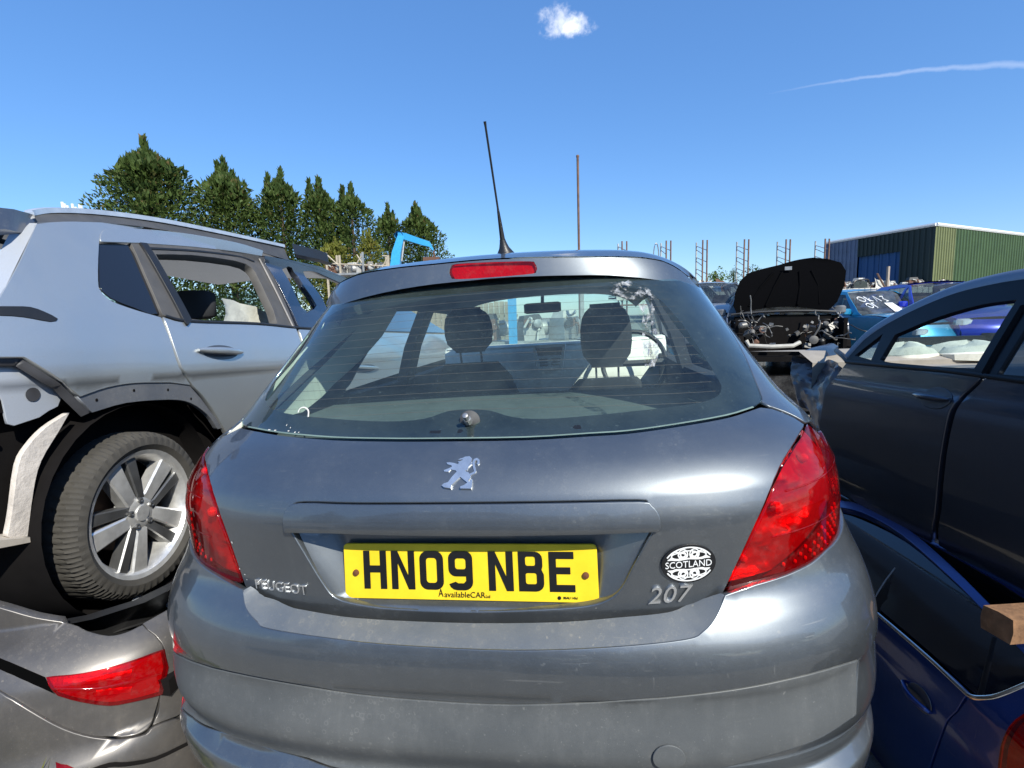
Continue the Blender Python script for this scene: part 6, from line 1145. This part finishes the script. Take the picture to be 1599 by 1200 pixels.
hp = rlocal(1025, 380); o = thing('hooped_rail', RKm @ Matrix.Translation((hp[0], .3, deck-.1)), 'bent hooped steel rail standing on the rack above the hatchback roof edge', 'scrap'); hz_ = hp[2]-deck; b_ = MB(); b_.tube(cr([(-.28, 0, 0), (-.28, 0, hz_*.55), (-.10, 0, hz_*.60), (-.05, 0, 0)], 3), .03, 6); b_.tube(cr([(-.02, 0, 0), (-.02, 0, hz_*.8), (.12, 0, hz_*1.05), (.28, 0, hz_*.85), (.30, 0, 0)], 4), .03, 6); b_.build('bent_rail', mat('dull_steel', (.45, .44, .42), .4, .8), o)
# ================================================================== shed
SHc = at(1462, 352, 30); SHl = at(1290, 380, 37.0); z1 = SHc[2]; A0 = np.array([SHc[0], SHc[1], 0]); B0 = np.array([SHl[0], SHl[1], 0]); C0 = A0+np.array([14., 7.5, 0]); fs_ = Frame(A0, (0, 0, 0)); shed = thing('corrugated_shed', fs_, 'large ribbed metal shed with green end wall, dark side wall and blue sliding doors', 'building')
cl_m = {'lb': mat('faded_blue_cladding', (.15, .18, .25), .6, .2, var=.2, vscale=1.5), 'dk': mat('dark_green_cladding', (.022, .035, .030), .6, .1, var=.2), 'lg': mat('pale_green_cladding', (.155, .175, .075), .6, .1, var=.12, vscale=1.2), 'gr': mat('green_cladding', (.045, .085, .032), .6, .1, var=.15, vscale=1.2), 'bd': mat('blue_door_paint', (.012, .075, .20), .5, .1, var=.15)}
def sheet(p, q, s0, s1, z0, z1_, key, nm='cladding_sheet', off=0., rib=.30):
    d = unit(q-p); L_ = np.linalg.norm(q-p); n_ = np.array([d[1], -d[0], 0.]); n_ = n_ if n_ @ (CAM-p) > 0 else -n_; V = []; Fc = []; s = s0; X = []
    k = max(1, int(round((s1-s0)/rib))); w = (s1-s0)/k
    for i in range(k): X += [(s0+i*w, 0.), (s0+i*w+w*.62, 0.), (s0+i*w+w*.70, .06), (s0+i*w+w*.92, .06)]
    X.append((s1, 0.)); zt = (lambda s_: z1_(s_)) if callable(z1_) else (lambda s_: z1_)
    for s_, h in X: b = p+d*s_+n_*(h+off)-A0; V += [(b[0], b[1], z0), (b[0], b[1], zt(s_))]
    Fc = [(2*i, 2*i+2, 2*i+3, 2*i+1) for i in range(len(X)-1)]; return mobj(nm, V, Fc, cl_m[key], shed, smooth=False)
Ls = np.linalg.norm(B0-A0); Lg = np.linalg.norm(C0-A0)
dA, dB = .27*Ls, .66*Ls; zd = at(1400, 393, 32.0)[2]
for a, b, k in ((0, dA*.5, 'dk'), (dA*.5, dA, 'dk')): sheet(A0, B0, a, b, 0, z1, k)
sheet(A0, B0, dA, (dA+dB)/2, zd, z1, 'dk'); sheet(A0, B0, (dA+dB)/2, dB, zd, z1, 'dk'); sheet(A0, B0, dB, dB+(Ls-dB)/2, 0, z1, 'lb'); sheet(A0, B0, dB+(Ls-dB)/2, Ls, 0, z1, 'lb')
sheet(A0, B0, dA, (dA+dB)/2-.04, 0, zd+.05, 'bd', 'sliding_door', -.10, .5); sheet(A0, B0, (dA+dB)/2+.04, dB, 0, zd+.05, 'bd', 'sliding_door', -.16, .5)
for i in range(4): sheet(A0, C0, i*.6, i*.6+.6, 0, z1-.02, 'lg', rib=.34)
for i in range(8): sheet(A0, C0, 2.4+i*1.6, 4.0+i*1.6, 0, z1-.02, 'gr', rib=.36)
ib = [(A0-A0), (B0-A0), (B0-A0)+(C0-A0), (C0-A0)]; cc_ = np.mean(ib, 0); ib = [cc_+(p-cc_)*.955 for p in ib]; b_ = MB(); b_.loft([[np.array([p[0], p[1], z_]) for p in ib] for z_ in (0., z1-.1)]); b_.build('dark_backing_box', void, shed, smooth=False)  # added black box, keeps sky light from showing through the door gaps
D0 = B0+(C0-A0); ev = [A0, B0, D0, C0]
b_ = MB(); 
for p, q in ((A0, B0), (A0, C0)): b_.tube([np.array([*(p-A0)[:2], z1+.05]), np.array([*(q-A0)[:2], z1+.05])], .11, 6)
b_.build('white_eaves_trim', mat('white_trim', (.75, .75, .73), .5), shed)
b_ = MB(); b_.add([np.array([*(p-A0)[:2], z1+.02+(.9 if i in (2, 3) else 0)*0]) for i, p in enumerate(ev)], [(0, 1, 2, 3)]); b_.build('roof', mat('grey_roof_sheet', (.30, .31, .31), .6, .3), shed)
# ================================================================== blue loader crane and the left-hand rack
CR = at(622, 425, 26); cr_ = thing('loader_crane', Frame((CR[0], CR[1], 0), (0, 0, 0)), 'light blue folding loader crane arm in front of the conifers', 'crane'); crb = mat('crane_blue', (.035, .32, .62), .4, .1, var=.1)
def crl(px, py): p = at(px, py, 26)-np.array([CR[0], CR[1], 0]); return np.array([p[0], p[1]-p[1]*0, p[2]])
b_ = MB(); b_.tube([(0, 0, 0), (0, 0, CR[2]+.3)], .35, 8); b_.build('pedestal', steel, cr_)
def beam(name, pts, ws_, mt_): b_ = MB(); b_.loft([[p+np.array([dx*w, dy*w, 0]) for dx, dy in ((-1, -1), (1, -1), (1, 1), (-1, 1))] for p, w in zip(pts, ws_)]) if abs(pts[0][2]-pts[-1][2]) > abs(pts[0][0]-pts[-1][0]) else b_.loft([[p+np.array([0, dx*w, dy*w]) for dx, dy in ((-1, -1), (1, -1), (1, 1), (-1, 1))] for p, w in zip(pts, ws_)]); return b_.build(name, mt_, cr_, auto=30)
beam('main_boom', [crl(617, 425), crl(620, 395), crl(627, 369)], (.24, .22, .17), crb); beam('outer_boom', [crl(622, 367), crl(636, 371), crl(660, 379), crl(671, 382), crl(677, 391)], (.14, .17, .15, .13, .06), crb)
b_ = MB(); b_.tube([crl(631, 376), crl(627, 408)], .05, 6); b_.build('lift_ram', steel, cr_)
b_ = MB(); b_.lathe([(.22, -.2), (.22, .2), (.001, .2)], crl(624, 369), (0, 1, 0), 12); b_.build('knuckle_joint', crb, cr_); b_ = MB(); b_.tube([crl(677, 391), crl(678, 402)], .04, 5); b_.box(crl(674, 410), (.8, .4, .5)); b_.build('grab', mat('rusty_iron', (.14, .07, .045), .8, .2), cr_)
L0 = at(500, 425, 21); LRk = Frame((L0[0], L0[1], 0), (0, 0, -4)); lr = thing('low_storage_rack', LRk, 'storage rack with pale posts and braces below the golden conifers', 'rack'); tan_ = mat('tan_post', (.42, .36, .27), .7, var=.2)
def ll(px, py): o, d = LRk.lray(px, py); return o+d*(-o[1]/d[1])
for i, (px, ty) in enumerate(((509, 395), (518, 397), (530, 399), (557, 394), (566, 394), (597, 399), (606, 399))): p = ll(px, ty); b_ = MB(); b_.box((p[0], (i % 2)*.5, p[2]/2), (.07, .07, p[2])); b_.build('post', steel if i in (3, 4) else tan_, lr)
for a, b in (((510, 398), (530, 416)), ((557, 398), (566, 412)), ((566, 398), (557, 412)), ((606, 400), (597, 418)), ((509, 412), (606, 416)), ((597, 400), (606, 400))): p, q = ll(*a), ll(*b); b_ = MB(); b_.tube([p, q], .03, 5); b_.build('brace', tan_, lr)
zsh = ll(560, 426)[2]; b_ = MB(); b_.box((ll(560, 426)[0], .3, zsh-.05), (4.2, .9, .08)); b_.build('shelf', steel, lr)
for i, px in enumerate(np.linspace(515, 690, 13)): p = ll(px, 426); put(i % 4, LRk.matrix() @ Matrix.Translation((p[0], .2+.15*(i % 3), zsh-.01 if px < 600 else zsh-.3)) @ Matrix.Rotation(i*1.3, 4, 'Z'), 'salvaged engine on the low rack beneath the conifers', 'engines on the low rack', sc=.78)
# black bumper skin and trim lying on the crossover's roof
def sl(px, py, d): return SV.tolocal(at(px, py, d))
bk = thing('black_bumper_skin', Frame(at(480, 398, 3.3), (0, 0, 0)), 'black plastic bumper skin lying on the front of the crossover roof', 'bumper'); c0_ = at(480, 398, 3.3)
pts = [at(456, 383, 3.0)-c0_, at(475, 388, 3.15)-c0_, at(496, 393, 3.3)-c0_, at(510, 398, 3.4)-c0_]; b_ = MB(); b_.loft([[p+np.array([0, 0, .01]), p+np.array([-.05, .16, .03]), p+np.array([-.12, .34, .02]), p+np.array([-.12, .34, -.03]), p+np.array([.01, .10, -.05]), p+np.array([.01, .0, -.05])] for p in pts]); b_.build('skin', black_pl, bk, auto=30)
# fence, engines and yard seen through the hatchback's windows
fp = [at(560, 478, 15.), at(790, 474, 15.)]; zt_ = fp[0][2]; fn = thing('board_fence', Frame((fp[0][0], fp[0][1], 0), (0, 0, 0)), 'weathered board fence seen through the hatchback windscreen', 'fence'); wdm = mat('weathered_board', (.26, .23, .17), .85, var=.25, vscale=4); fd0 = None
for i in range(30):
    if fd0 is None: b_ = MB(); b_.box((0, 0, zt_/2), (.145, .025, zt_)); fd0 = b_.build('board', wdm, fn, smooth=False); o = fd0
    else: o = link(fd0.copy(), fn)
    o.location = (i*.155, (fp[1][1]-fp[0][1])*i/30+rng.normal(0, .008), rng.normal(0, .02))
b_ = MB(); b_.box((2.3, .05, zt_*.8), (4.7, .05, .09)).box((2.3, .05, zt_*.3), (4.7, .05, .09)); b_.build('rail', wdm, fn)
sk = at(850, 530, 9.); rk2 = thing('engine_trestle', Frame((sk[0], sk[1], 0), (0, 0, 0)), 'steel trestle with a blue post carrying engines, seen through the hatchback windscreen', 'rack'); zz = sk[2]
b_ = MB(); b_.box((0, 0, zz-.04), (2.6, .9, .07)); b_.build('shelf', steel, rk2)
for x in (-1.2, 1.2): b_ = MB(); b_.box((x, 0, zz/2-.04), (.08, .8, zz-.08)); b_.build('leg', steel, rk2)
b_ = MB(); b_.box((-.55, -.5, 1.3), (.14, .14, 2.6)); b_.build('post', crb, rk2); b_ = MB(); b_.box((.60, -.5, 1.2), (.06, .06, 2.4)); b_.build('post', steel, rk2)
for i, x in enumerate((-1.0, -.25, .35, 1.0)): put(i, Matrix.Translation((sk[0]+x, sk[1]-.05, zz)) @ Matrix.Rotation(.4*i, 4, 'Z'), 'salvaged engine on the trestle seen through the hatchback windscreen', 'engines on the trestle', sc=.8)
# crumpled clear film stuck to the hatchback's rear window and roof
def film_mat():
    mt, n, l = newmat('crumpled_film'); out = n.new('ShaderNodeOutputMaterial'); tr = nd(n, 'ShaderNodeBsdfTransparent', Color=(.9, .9, .88, 1)); df = nd(n, 'ShaderNodeBsdfDiffuse', Color=(.62, .60, .55, 1)); gl_ = nd(n, 'ShaderNodeBsdfGlossy', Roughness=.18)
    m0 = nd(n, 'ShaderNodeMixShader', Fac=.35); l.new(df.outputs[0], m0.inputs[1]); l.new(gl_.outputs[0], m0.inputs[2]); m1 = n.new('ShaderNodeMixShader'); l.new(ramp(n, l, noise(n, l, 30., 5, .7), .47, .62), m1.inputs[0]); l.new(tr.outputs[0], m1.inputs[1]); l.new(m0.outputs[0], m1.inputs[2]); l.new(m1.outputs[0], out.inputs[0]); return mt
film = film_mat(); r4 = np.random.default_rng(9)
def film_piece(rows, label, amp=.006):
    V = []; k = 9
    for (xa, xb, y) in rows:
        for q in np.linspace(0, 1, k): V.append(P3(BODY, xa+(xb-xa)*q+r4.normal(0, .8), y+r4.normal(0, 1.4), .006+abs(r4.normal(0, amp))))
    o = mobj('clear_film', [HB.toworld(v) for v in V], [(i*k+j, i*k+j+1, (i+1)*k+j+1, (i+1)*k+j) for i in range(len(rows)-1) for j in range(k-1)], film, None, smooth=False); tag(o, label, 'film')
film_piece([(946, 978, 441), (955, 1002, 448), (950, 1014, 456), (962, 1018, 464), (972, 1006, 472)], 'torn clear plastic film stuck under the hatchback spoiler')
film_piece([(992, 1012, 470), (995, 1016, 482), (999, 1014, 494), (997, 1018, 506), (996, 1022, 518), (998, 1022, 532), (1000, 1020, 546), (1001, 1020, 560), (1003, 1018, 572)], 'long crumpled strip of clear plastic film down the right of the rear window', .009)
V = []; k = 8
for y_ in (.60, .68, .76, .84):
    for x_ in np.linspace(.16, .44, k): V.append(HB.toworld((x_+r4.normal(0, .008), y_+r4.normal(0, .01), float(roofline(y_))-.05*(x_/.55)**2.6-.012+abs(r4.normal(0, .010)))))
tag(mobj('clear_film', V, [(i*k+j, i*k+j+1, (i+1)*k+j+1, (i+1)*k+j) for i in range(3) for j in range(k-1)], film, None, smooth=False), 'crumpled clear plastic film lying on the hatchback roof', 'film')
# timber blocks the hatchback stands on
for i, (x_, y_) in enumerate(((-.62, .64), (.62, .64), (-.62, 3.18), (.62, 3.18))):
    p = HB.toworld((x_*1.08, y_, 0.)); b_ = MB(); h_ = p[2]
    for k_ in range(3): b_.box((0, 0, h_*(k_+.5)/3), (.5, .26, h_/3*.97), rotm(0, 0, .05*k_+.3*i))
    o = b_.build('timber_stack', mat('weathered_timber', (.36, .20, .10), .85), None, smooth=False); o.location = (p[0], p[1], 0); tag(o, ('timber blocks under the rear wheel of the hatchback nearest the crossover', 'timber blocks under the rear wheel of the hatchback nearest the blue car', 'timber blocks under the front wheel of the hatchback nearest the crossover', 'timber blocks under the front wheel of the hatchback nearest the blue car')[i], 'timber')
# ================================================================== the yard behind the photographer (seen in the paintwork)
bp_ = [paint('pearl_white', (.62, .62, .60), metal=.1, dust=.3), paint('wreck_black', (.012, .012, .014), dust=.4), paint('pale_grey', (.30, .31, .33), rough=.33, metal=.5, dust=.3)]
def copy_thing(src, fr_, label, group=None):
    o = src.copy(); SC.collection.objects.link(o); o.matrix_world = fr_.matrix(); o['label'] = label
    if group: o['group'] = group
    for ch in src.children:
        c = ch.copy(); SC.collection.objects.link(c); c.parent = o
        for g in ch.children: q = g.copy(); SC.collection.objects.link(q); q.parent = c
    return o
bh = far_car('parked_car', Frame((-4.6, -4.6, 0), (0, 0, -80)), 'white car parked across the aisle, mirrored in the hatchback tailgate', bp_[0], 4.2, 1.78, 1.50, group='cars across the aisle')
for i, (x_, y_, z_, a_) in enumerate(((-.2, -5.2, 0, -96), (4.4, -5.6, 0, -84), (-4.4, -5.0, 1.30, -92), (.2, -5.2, 1.30, -88), (4.8, -5.5, 1.30, -90))):
    copy_thing(bh, Frame((x_, y_, z_), (0, 0, a_)), 'car %s in the row across the aisle' % ('behind the photographer', 'at the sunny end', 'on top of the white one', 'on the upper tier in the middle', 'on the upper tier at the sunny end')[i], 'cars across the aisle')
ct = [o for o in bpy.data.objects if o.name.startswith('conifer_tree')]
for i, (x_, y_) in enumerate(((-16, -26), (-9, -28), (-2, -27), (4, -29), (-22, -22))): copy_thing(ct[i % 3], Frame((x_, y_, -6.), (0, 0, 60*i)), 'conifer %s of the far hedge behind the photographer' % ('second', 'third', 'fourth', 'last', 'first')[i], 'hedge behind the photographer')
